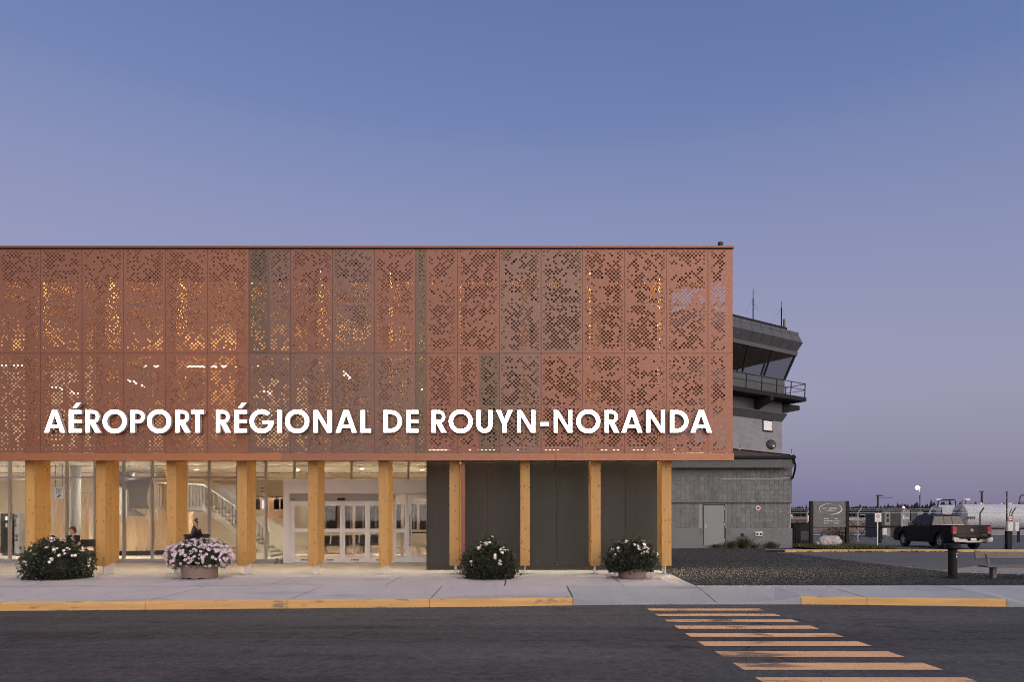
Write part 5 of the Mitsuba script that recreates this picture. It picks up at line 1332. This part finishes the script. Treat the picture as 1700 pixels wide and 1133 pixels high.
def quad_on(a, b, c, d, off):
    n_ = np.cross(np.array(b) - a, np.array(d) - a); n_ = n_ / np.linalg.norm(n_) * off
    return MB().raw(np.array([a, b, c, d]) + n_, [[0, 1, 2, 3]])
for s in (-1, 1):
    B = lambda y: (s * .96, y, 1.26); 
    side = [((2.14, 2.28), (2.98, 2.98)), ((3.06, 3.06), (4.10, 3.50))]
    for (ya, ya2), (yb, yb2) in side:
        a, b, c, d = (s * .953, ya, 1.27), (s * .953, yb, 1.27), (s * .757, yb2, 1.765), (s * .757, ya2, 1.765)
        q = [a, b, c, d] if s < 0 else [b, a, d, c]
        put('side_window', tr(quad_on(*[np.array(p) for p in q], -.006)), 'm_gloss_black', pk)
mat('m_rear_glass', (0.03, 0.024, 0.02), 0.12, 0.0, 0.7)
q = [np.array(p) for p in ((-.86, 2.018, 1.30), (.86, 2.018, 1.30), (.70, 2.135, 1.75), (-.70, 2.135, 1.75))]
put('rear_window', tr(quad_on(*q, .012)), 'm_rear_glass', pk)
for t in (.36, .64): put('window_bar', tr(MB().beam(lerp(q[0], q[1], t) + [0, -.016, 0], lerp(q[3], q[2], t) + [0, -.016, 0], .02, .012)), 'm_black', pk)
put('window_trim', tr(MB().beam(q[0] + [-.02, -.01, -.01], q[1] + [.02, -.01, -.01], .03, .025).beam(q[0] + [-.02, -.012, 0], q[3] + [-.02, -.012, .02], .022, .02).beam(q[1] + [.02, -.012, 0], q[2] + [.02, -.012, .02], .022, .02)), 'm_chrome', pk)
put('brake_light', tr(MB().box(-.13, .13, 2.10, 2.16, 1.80, 1.835, .008)), 'm_taillight', pk, label='small red third brake light')
qw = [np.array(p) for p in ((.86, 4.30, 1.25), (-.86, 4.30, 1.25), (-.70, 3.60, 1.80), (.70, 3.60, 1.80))]
put('windscreen', tr(quad_on(*qw, .012)), 'm_gloss_black', pk)
tgp = Polygon([(-.80, .66), (.80, .66), (.80, 1.22), (.62, 1.255), (-.62, 1.255), (-.80, 1.22)])
tg_ = put('tailgate', tr(MB().prism(tgp, .015, .03)), 'm_tailgate', pk, label='dark brown tailgate reflecting the sky')
put('crease', tr(MB().box(-.76, .76, .006, .0149, 1.16, 1.175, .003).box(-.76, .76, .008, .0149, .80, .83, .003)), 'm_truck', tg_)
put('emblem', tr(MB().prism(Point(0, 1.02).buffer(.075, 10).difference(Point(0, 1.02).buffer(.058, 10)), .004, .01).prism(Polygon([(-.045, 1.055), (0, 1.035), (.045, 1.055), (.03, .99), (0, .962), (-.03, .99)]), .004, .01)), 'm_chrome', tg_)
put('badge', tr(MB().box(.52, .74, .009, .0149, .755, .785, .002)), 'm_cab_grey', tg_)
for s in (-1, 1):
    lt = put('taillight', tr(MB().box(s * .90 - .115, s * .90 + .115, .0, .16, .80, 1.21, .02)), 'm_taillight', pk)
    put('lens', tr(MB().box(s * .90 - .08, s * .90 + .08, -.008, -.0005, .83, .96, .004)), 'm_cab_grey', lt)
    put('mirror', tr(MB().box(s * 1.12 - .10, s * 1.12 + .10, 3.72, 3.86, 1.24, 1.46, .03).box(min(s * .93, s * 1.04), max(s * .93, s * 1.04), 3.76, 3.82, 1.26, 1.31)), 'm_chrome' if s < 0 else 'm_truck', pk)
bp = Polygon([(-1.0, .66), (-.80, .62), (-.62, .55), (-.34, .55), (-.28, .46), (.28, .46), (.34, .55), (.62, .55), (.80, .62), (1.0, .66), (1.02, .52), (.98, .42), (.35, .38), (-.35, .38), (-.98, .42), (-1.02, .52)])
put('bumper', tr(MB().prism(bp.buffer(-.01).buffer(.01), -.10, .14)), 'm_chrome', pk, label='chrome stepped rear bumper')
put('bumper_step', tr(MB().box(-.78, .78, -.07, .05, .56, .60, .01)), 'm_black', pk)
put('number_plate', tr(MB().box(-.15, .15, -.116, -.106, .47, .60, .004)), 'm_white', pk)
put('underbody', tr(MB().box(-.8, .8, .1, 5.4, .34, .42).box(-.55, .55, 1.0, 1.4, .25, .42)), 'm_black', pk)
put('running_board', tr(MB().box(-1.05, -.9, 1.85, 4.2, .33, .38, .01)), 'm_black', pk)
for s in (-1, 1):
    for yc in (1.2, 4.78):
        x0 = s * .99
        tp_ = [(.20, -.13), (.34, -.14), (.395, -.12), (.41, -.06), (.41, .06), (.395, .12), (.34, .14), (.20, .13)]
        wh = put('wheel', tr(MB().lathe(tp_, (s * .84, yc, .41), 32, 'x')), 'm_tyre', pk, smooth=40)
        put('rim', tr(MB().lathe([(.19, .105), (.225, .13), (.235, .135), (.24, .10)] if s > 0 else [(.24, -.10), (.235, -.135), (.225, -.13), (.19, -.105)], (s * .84, yc, .41), 28, 'x')), 'm_galv', wh, smooth=40)
        sp = MB()
        for k in range(5):
            a = k * 2 * math.pi / 5 + .3
            for da in (-.16, .16): sp.beam([s * .955, yc + .05 * math.cos(a), .41 + .05 * math.sin(a)], [s * .965, yc + .215 * math.cos(a + da), .41 + .215 * math.sin(a + da)], .035, .03, up=(1, 0, 0))
        put('spokes', tr(sp.lathe([(.001, .13), (.06, .125), (.065, .10)] if s > 0 else [(.065, -.10), (.06, -.125), (.001, -.13)], (s * .84, yc, .41), 14, 'x')), 'm_galv', wh, kind='stuff')
        put('hub', tr(MB().lathe([(.001, .02), (.2, .02)] if s > 0 else [(.2, -.02), (.001, -.02)], (s * .84, yc, .41), 16, 'x')), 'm_black', wh)

# ------------------------------------------------------------------ bollard, park bench, outlet post
bo = thing('bollard', 'black round bollard with a flat cap standing in the gravel beside the bench', 'bollard')
BX, BYY = X_(1581.5, 18.9), 18.9
put('shaft', MB().lathe([(0, .0), (.112, .0), (.112, .80), (0, .80)], (BX, BYY, 0), 24), 'm_black', bo, smooth=40)
put('collar', MB().lathe([(.115, .0), (.26, .0), (.22, .03), (.15, .06), (.114, .09)], (BX, BYY, 0), 24), 'm_black', bo, smooth=40)
put('cap', MB().lathe([(0, .80), (.15, .80), (.20, .84), (.20, .93), (.17, .955), (0, .965)], (BX, BYY, 0), 24), 'm_black', bo, smooth=40)
put('tag', MB().box(BX + .02, BX + .06, BYY - .118, BYY - .10, .685, .705).box(BX + .03, BX + .05, BYY - .118, BYY - .10, .58, .64), 'm_white', bo)
bench(X_(1626, 18.85) + 1.0, 18.75, 2.0, 'weathered grey wooden bench standing in the gravel at the edge of the photo', 'm_bench_wood', 0.0, .375, .735)
op = thing('outlet_post', 'black post with two pale outlet boxes and a round red ringed sign', 'post')
OY = 34.4; ox = X_(1676.5, OY)
put('post', MB().box(ox - .12, ox + .12, OY, OY + .2, .08, 1.15, .01), 'm_black', op)
put('box', MB().box(X_(1669, OY), X_(1678.5, OY), OY - .18, OY - .002, Z_(882.5, OY), Z_(867, OY), .02), 'm_sign_light', op)
put('box', MB().box(X_(1681, OY), X_(1688, OY), OY - .18, OY - .002, Z_(882.5, OY), Z_(867.5, OY), .02), 'm_sign_light', op)
put('mount', MB().box(ox - .25, ox + .34, OY, OY + .05, 1.14, 1.30), 'm_galv', op)
put('sign_pole', MB().tube([[ox + .02, OY + .03, 1.3], [ox + .02, OY + .03, 2.0], [ox + .12, OY + .03, 2.2]], .02, 6), 'm_steel_dark', op)
put('sign_plate', disc((ox + .02, 0, Z_(861, OY)), .135, OY - .02, OY + .0), 'm_white', op)
put('sign_ring', MB().prism(Point(ox + .02, Z_(861, OY)).buffer(.135, 8).difference(Point(ox + .02, Z_(861, OY)).buffer(.10, 8)), OY - .026, .0055), 'm_red', op)
put('sign_symbol', MB().box(ox - .06, ox + .10, OY - .025, OY - .0205, Z_(861, OY) - .025, Z_(861, OY) + .02), 'm_black', op)
put('cable', MB().tube([[ox - .2, OY - .1, 1.05], [ox - .25, OY - .12, .7], [ox - .5, OY - .2, .12]], .014, 5), 'm_black', op)

# ------------------------------------------------------------------ gate, fence, shelter, tanks and poles behind
gt = thing('boom_barrier', 'long black boom barrier across the service road behind the grey sign', 'barrier')
GYY = 46.0
put('boom', MB().tube([[X_(1306, GYY), GYY, 1.20], [X_(1490, GYY), GYY, 1.20], [X_(1494.5, GYY), GYY, 1.26]], .075, 8), 'm_black', gt)
put('post', MB().box(X_(1461, GYY), X_(1465.5, GYY), GYY + .08, GYY + .26, .0, 1.75, .01), 'm_black', gt)
put('brace', MB().tube([[X_(1411, GYY), GYY + .1, 1.62], [X_(1432, GYY), GYY + .1, .72], [X_(1450, GYY), GYY + .1, .42]], .022, 5), 'm_black', gt)
put('brace', MB().tube([[X_(1440, GYY), GYY + .1, 1.2], [X_(1426, GYY), GYY + .1, .36]], .022, 5), 'm_black', gt)
db = thing('dumpster', 'dark steel waste container between the block building and the grey sign', 'container')
DBY = 43.0
put('bin', MB().box(X_(1316, DBY), X_(1346, DBY), DBY, DBY + 1.1, .12, 1.42, .03), 'm_black', db)
put('lid', MB().box(X_(1315.5, DBY), X_(1346.5, DBY), DBY - .03, DBY + 1.12, 1.425, 1.47, .01), 'm_black', db)
put('panel', MB().box(X_(1329, DBY), X_(1345, DBY), DBY - .03, DBY - .002, .35, .95, .01), 'm_cab_dark', db)
for k in range(3): put('rib', MB().box(X_(1318 + 4 * k, DBY) - .03, X_(1318 + 4 * k, DBY) + .03, DBY - .04, DBY - .002, .15, 1.4), 'm_black', db)
for i_, (px, py, w, h, Yn) in enumerate(((1313.5, 857.5, 4, 5, 60), (1343.4, 861, 5.5, 10, 41.5))):
    nt = thing('notice', ('tiny white notice right of the block building wall', 'white notice with dark symbol just left of the grey sign')[i_], 'sign')
    put('board', MB().box(X_(px - w / 2, Yn), X_(px + w / 2, Yn), Yn - .03, Yn, Z_(py + h / 2, Yn), Z_(py - h / 2, Yn), .004), 'm_white', nt)
    put('post', MB().box(X_(px, Yn) - .025, X_(px, Yn) + .025, Yn + .002, Yn + .05, .05, Z_(py - h / 2, Yn)), 'm_steel_dark', nt)
    put('symbol', MB().box(X_(px - w / 5, Yn), X_(px + w / 5, Yn), Yn - .034, Yn - .0305, Z_(py + h * .3, Yn), Z_(py - h * .05, Yn)), 'm_black', nt)
hd_ = thing('shed', 'low brown shed far behind the dark waste container', 'shed')
put('wall', MB().box(X_(1312, 96), X_(1346, 96), 96, 101, .05, 1.75), 'm_shed', hd_)
put('roof', MB().box(X_(1311, 96), X_(1347, 96), 95.7, 101.3, 1.76, 1.95), 'm_cab_grey', hd_)
put('door', MB().box(X_(1332, 96), X_(1338, 96), 95.93, 95.999, .1, 1.5), 'm_cab_dark', hd_)
put('window', MB().box(X_(1322, 96), X_(1325, 96), 95.93, 95.999, 1.0, 1.5), 'm_gloss_black', hd_)

fe = thing('fence', 'tall wire fence with angled barbed tops in front of the white tanks', 'fence')
FY = 50.0
fpx = [1340, 1384, 1424, 1497, 1542, 1588, 1627, 1680, 1735]
for px in fpx:
    x = X_(px, FY)
    put('post', MB().tube([[x, FY, .0], [x, FY, 2.15], [x + .22, FY - .1, 2.55]], .05 if px in (1627, 1497) else .038, 6), 'm_steel_dark' if px in (1627, 1588, 1680) else 'm_galv', fe)
for z, off in ((2.16, 0), (2.36, .12), (2.50, .2)):
    put('wire' if off else 'rail', MB().tube([[X_(1300, FY) + off, FY - off * .45, z], [X_(1780, FY) + off, FY - off * .45, z]], .02 if not off else .011, 5), 'm_galv', fe)
es = thing('equipment_shelter', 'dark equipment shelter with a pale door behind the notice', 'shelter')
EYY = 62.0
put('wall', MB().box(X_(1464, EYY), X_(1497, EYY), EYY, EYY + 3, .1, Z_(845, EYY), .02), 'm_cab_dark', es)
put('roof', MB().box(X_(1463, EYY), X_(1497.6, EYY), EYY - .15, EYY + 3.1, Z_(845, EYY) + .003, Z_(843.6, EYY), .02), 'm_steel_dark', es)
ed = put('door', MB().box(X_(1468, EYY), X_(1477.5, EYY), EYY - .05, EYY - .002, .14, Z_(850.5, EYY)), 'm_cab_grey', es)
for a, b in ((854, 859), (861.5, 867)): put('window', MB().box(X_(1471.5, EYY), X_(1475, EYY), EYY - .07, EYY - .051, Z_(b, EYY), Z_(a, EYY)), 'm_black', ed)
for k in range(5): put('rib', MB().box(X_(1480 + 3.3 * k, EYY) - .03, X_(1480 + 3.3 * k, EYY) + .03, EYY - .04, EYY - .002, .12, Z_(846, EYY)), 'm_cab_dark', es)
ec = thing('electrical_cabinet', 'grey electrical cabinets between the dark shelter and the tanks', 'cabinet')
for a, b, t_ in ((1498, 1511, 847), (1512, 1522, 849), (1523, 1533, 850)):
    put('case', MB().box(X_(a, 64), X_(b, 64), 64, 65.2, .1, Z_(t_, 64), .03), 'm_cab_grey' if a != 1512 else 'm_cab_dark', ec)
put('placard', MB().box(X_(1502, 64), X_(1509, 64), 63.96, 63.998, Z_(861.5, 64), Z_(860, 64)), 'm_white', ec)
put('placard', MB().box(X_(1499, 64), X_(1501, 64), 63.96, 63.998, Z_(863, 64), Z_(856, 64)), 'm_white', ec)
for i_, px in enumerate((1466.5, 1470)):
    gb_ = thing('guard_post', ('pale guard post in front of the dark shelter, nearer the notice', 'pale guard post in front of the dark shelter, nearer the truck')[i_], 'post')
    put('post', MB().lathe([(0, .08), (.085, .08), (.085, 1.05), (.05, 1.12), (0, 1.13)], (X_(px, 55), 55, 0), 12), 'm_shed', gb_, smooth=40)
    put('sleeve', MB().lathe([(.088, .45), (.092, .45), (.092, 1.0), (.088, 1.0)], (X_(px, 55), 55, 0), 12), 'm_white', gb_)


def tank(name_label, x0, y, r, L, zc, marks):
    t = thing('fuel_tank', name_label, 'tank')
    pr = [(0.001, -.32), (r * .5, -.26), (r * .8, -.16), (r * .95, -.07), (r, 0.0), (r, L * .33), (r + .012, L * .33), (r + .012, L * .335), (r, L * .335), (r, L * .66), (r + .012, L * .66), (r + .012, L * .665), (r, L * .665), (r, L), (r * .95, L + .07), (r * .7, L + .2), (.001, L + .32)]
    put('shell', MB().lathe(pr, (x0, y, zc), 44, 'x'), 'm_tank', t, smooth=35)
    for k in range(4):
        x = x0 + .8 + (L - 1.6) * k / 3; put('saddle', MB().box(x - .15, x + .15, y - r * .7, y + r * .7, .05, zc - r * .72), 'm_cab_dark', t)
    put('manway', MB().lathe([(0, zc + r - .05), (.4, zc + r - .05), (.4, zc + r + .14), (.46, zc + r + .14), (.46, zc + r + .2), (0, zc + r + .2)], (x0 + 5.4, y, 0), 16), 'm_tank', t)
    for xx in (2.4, 8.2, 9.3): put('cap', MB().lathe([(0, zc + r - .05), (.1, zc + r - .05), (.1, zc + r + .22), (0, zc + r + .24)], (x0 + xx, y, 0), 10), 'm_white', t)
    for dy, dz, w in marks:
        put('marking', MB().box(x0 - .345, x0 - .335, y + dy - w / 2, y + dy + w / 2, zc + dz - .06, zc + dz + .06), 'm_cab_dark', t)
    return t


t1 = tank('nearer white fuel tank whose rounded end stands behind the pickup cab', 50.0, 78, 1.5, 15, 1.98, ((0, .75, 1.2), (0, .5, 1.5), (0, -.1, .5), (0, -.55, .6)))
t2 = tank('farther white fuel tank partly hidden by the nearer one', 51.2, 84.5, 1.5, 14, 2.05, ((0, .75, 1.1), (0, .45, 1.3), (0, -.3, 1.2)))
for i_, (t_, xs_, yy, zc) in enumerate(((t1, (X_(1581, 78), X_(1602, 78)), 78, 1.98), (t2, (X_(1571.5, 84), X_(1556, 84)), 84, 2.05))):
    xa, xb = xs_; zt = Z_(831, yy)
    put('pipe', MB().tube([[xa, yy - 1.75, .3], [xa, yy - 1.75, zt - .15], [xa + (.12 if xb > xa else -.12), yy - 1.75, zt], [xb - (.1 if xb > xa else -.1), yy - .3, zt], [xb, yy - .2, zt - .15], [xb, yy - .1, zc + 1.4]], .085, 7), 'm_cab_dark' if i_ else 'm_cab_grey', t_)
    put('valve', MB().box(xb - .35, xb + .35, yy - .4, yy - .1, zt - .05, zt + .16, .04), 'm_white', t_)
for k, px in enumerate((1548, 1562.5)): put('ladder_rail', MB().box(X_(px, 82) - .05, X_(px, 82) + .05, 81.9, 82, .2, Z_(843, 82)), 'm_black', t2)
for dx in range(5): put('lettering', MB().box(X_(1604 + 3.4 * dx, 76.4), X_(1606 + 3.4 * dx, 76.4), 76.44, 76.49, Z_(862, 76.4), Z_(858, 76.4)), 'm_cab_dark', t1)
tb_ = thing('tank_wall', 'low dark containment wall below the white tanks', 'wall')
for k in range(6): put('panel', MB().box(X_(1560, 74) + 2.6 * k, X_(1560, 74) + 2.6 * k + 2.57, 74, 74.2, .0, .62, .01), 'm_cab_grey', tb_)
put('cap_rail', MB().box(X_(1645, 48), X_(1760, 48), 48, 48.12, 1.0, 1.10), 'm_black', tb_)
for px in (1692, 1735): put('rail_post', MB().box(X_(px, 48) - .06, X_(px, 48) + .06, 48.0, 48.12, 0, 1.0), 'm_black', tb_)

def pole(label, px, Y, ptop, r, arms=(), cat='pole', name='pole', lamp=None):
    p = thing(name, label, cat)
    x = X_(px, Y); zt = Z_(ptop, Y)
    put('shaft', MB().tube([[x, Y, 0.05], [x, Y, zt]], [r * 1.15, r * .9], 8), 'm_steel_dark', p)
    for (dx0, dx1, dz, w) in arms: put('arm', MB().beam([x + dx0, Y - .01, zt + dz], [x + dx1, Y - .01, zt + dz + .05], w, w * .6), 'm_steel_dark', p)
    put('cap', MB().box(x - r * 1.5, x + r * 1.5, Y - r, Y + r, zt + .002, zt + r), 'm_steel_dark', p)
    return p, x, zt
p, x, zt = pole('tall lamp post with a glowing lamp behind the shelter', 1527, 95, 810.5, .085, ((-.42, .08, -.05, .1),), 'street lamp', 'lamp_post')
put('lamp_head', MB().lathe([(.001, .10), (.2, .08), (.26, 0), (.24, -.02), (.001, -.02)], (x - .42, 94.9, zt + .05), 16), 'm_steel_dark', p)
put('bulb', MB().add(trimesh.creation.icosphere(2, .25)).mesh().apply_translation([x - .42, 94.85, zt + .02]), 'm_lamp', p, emit=np.array([24, 22, 15]), w=.5)
pole('thin post with a flat arm behind the notice', 1457.5, 58, 824, .09, ((0, .42, 0, .16), (-.15, 1.25, -.2, .07)))
pole('dark pole standing behind the white tank', 1630, 92, 817.5, .14)
pole('thin dark pole rising in front of the white tank beside the outlet boxes', 1671.5, 70, 817.5, .07)
pole('slim pole with a red signal lamp above the cabinets', 1497.5, 66, 838, .06)
rl_ = thing('signal_lamp', 'small glowing red signal lamp above the grey cabinets', 'lamp')
put('bulb', MB().add(trimesh.creation.icosphere(2, .105)).mesh().apply_translation(at(1500.3, 843, 65.8)), 'm_lamp', rl_, emit=(1.6, .12, .14), w=.05)
put('bracket', MB().box(X_(1497.5, 65.9), X_(1500, 65.9), 65.86, 65.9, Z_(844.4, 65.9), Z_(843.6, 65.9)), 'm_steel_dark', rl_)
lp_ = thing('pipe_loop', 'bent pipe rail on top of the tank at the picture edge', 'rail')
put('pipe', MB().tube([at(1693, 842, 78), at(1693, 826, 78), at(1696, 822.5, 78), at(1712, 822.5, 78), at(1715, 826, 78), at(1715, 842, 78)], .075, 7), 'm_cab_dark', lp_)
put('valve', MB().box(*[q for a in (at(1694.5, 833, 78)[0],) for q in (a - .25, a + .35)], 77.8, 78.1, Z_(838, 78), Z_(833, 78), .04), 'm_shed', lp_)

# ------------------------------------------------------------------ light aircraft
pl_ = thing('light_aircraft', 'small white high wing aircraft parked on the brown airfield', 'aeroplane')
AY = 150.0
ac = np.array([X_(1436, AY), AY, Z_(872, AY)])
ca_, sa_ = math.cos(math.radians(-28)), math.sin(math.radians(-28))
def pl_tr(m):
    m = m.mesh() if isinstance(m, MB) else m
    v = np.asarray(m.vertices) @ np.array([[ca_, sa_, 0], [-sa_, ca_, 0], [0, 0, 1]]) + ac
    return trimesh.Trimesh(v, m.faces, process=False)
fz = MB().lathe([(.001, 2.35), (.22, 2.3), (.42, 2.0), (.55, 1.2), (.62, .3), (.6, -.6), (.42, -2.0), (.26, -3.6), (.14, -5.0), (.001, -5.1)], (0, 0, 1.15), 18, 'x')
put('fuselage', pl_tr(fz), 'm_plane', pl_, smooth=True)
put('cabin', pl_tr(MB().add(hull(((.9, 0, 1.55), .32), ((-.9, 0, 1.6), .34), ((.3, 0, 1.9), .26), ((-.6, 0, 1.95), .22)))), 'm_gloss_black', pl_)
put('wing', pl_tr(MB().box(-.85, .85, -5.4, 5.4, 2.12, 2.28, .06)), 'm_plane', pl_)
put('tail_fin', pl_tr(MB().prism(Polygon([(-5.1, 1.2), (-4.0, 1.2), (-4.55, 2.75), (-5.15, 2.75)]), -.06, .12)), 'm_plane', pl_)
put('tailplane', pl_tr(MB().box(-5.1, -4.2, -1.6, 1.6, 1.22, 1.30, .03)), 'm_plane', pl_)
put('stripe', pl_tr(MB().lathe([(.605, .35), (.607, .3), (.61, .1), (.607, -.2)], (0, 0, 1.15), 18, 'x')), 'm_cab_grey', pl_)
for s in (-1, 1):
    put('strut', pl_tr(MB().tube([[.2, s * .5, .85], [.0, s * 2.6, 2.12]], .05, 6)), 'm_plane', pl_)
    put('main_wheel', pl_tr(MB().lathe([(.05, -.08), (.2, -.08), (.22, 0), (.2, .08), (.05, .08)], (-.3, s * 1.1, .24), 14, 'y')), 'm_tyre', pl_)
    put('gear_leg', pl_tr(MB().tube([[-.2, s * .4, .7], [-.3, s * 1.1, .26]], .05, 6)), 'm_plane', pl_)
put('nose_wheel', pl_tr(MB().lathe([(.05, -.07), (.17, -.07), (.19, 0), (.17, .07), (.05, .07)], (1.5, 0, .2), 14, 'y')), 'm_tyre', pl_)
put('nose_leg', pl_tr(MB().tube([[1.5, 0, .8], [1.5, 0, .2]], .05, 6)), 'm_plane', pl_)
put('propeller', pl_tr(MB().box(2.36, 2.40, -.06, .06, .22, 2.08, .01)), 'm_steel_dark', pl_)

# ------------------------------------------------------------------ forest on the horizon
g = np.random.default_rng(12)
V, Fc, n0 = [], [], 0
NT = 5200
tx = g.uniform(-60, 400, NT); ty = 262 + 60 * g.random(NT); th = g.uniform(3.3, 5.0, NT) * np.where(g.random(NT) < .06, 1.2, 1.0) * (0.8 + .5 * meshkit.noise(np.stack([tx * .03, 0 * tx, 0 * tx], -1)))
big = (X_(1525, 290) < tx) & (tx < X_(1568, 290)); th = np.where(big & (g.random(NT) < .5), th * 1.25, th)
for x, y, h in zip(tx, ty, th):
    zb = np.interp(y, GY, GZ) - .2
    wdt = h * g.uniform(.22, .36); nl = 3; m = 6
    for k in range(nl):
        za, zt = zb + h * (.04 + .80 * k / nl), zb + h * min(1, (.04 + .80 * k / nl) + .42)
        r = wdt * (1 - k / (nl + .6)); a = g.uniform(0, 6.28) + np.arange(m) * 2 * np.pi / m
        rr = r * g.uniform(.6, 1.15, m)
        V.append(np.concatenate([np.stack([x + rr * np.cos(a), y + rr * np.sin(a), za + g.uniform(-.1, .05, m) * h], 1), [[x, y, zt]]]))
        Fc.append(np.array([[j, (j + 1) % m, m] for j in range(m)]) + n0); n0 += m + 1
put('forest', trimesh.Trimesh(np.concatenate(V), np.concatenate(Fc), process=False), 'm_forest', kind='stuff', label='dark line of conifer forest along the horizon beyond the airfield', cat='forest')

# ------------------------------------------------------------------ fallen petals and soil round the planters
def pick_litter(n):
    P = []
    for px, r in ((331.5, .75), (1049, .62), (94, .95), (813, .75)):
        a = rng.uniform(0, 6.28, n // 4); q = r * (0.55 + 0.75 * rng.random(n // 4))
        x, y = W(px, Yp) + q * np.cos(a), Yp - .1 + q * np.sin(a) * .75
        P.append(np.stack([x, y, np.where(y < BACKY, zwalk(y), 0) + .003], 1))
    return np.concatenate(P)


put('litter', stones(900, pick_litter, (.006, .017)), 'm_leaf_dry', kind='stuff', label='dark specks of soil and fallen petals on the pavement round the planters', cat='litter')
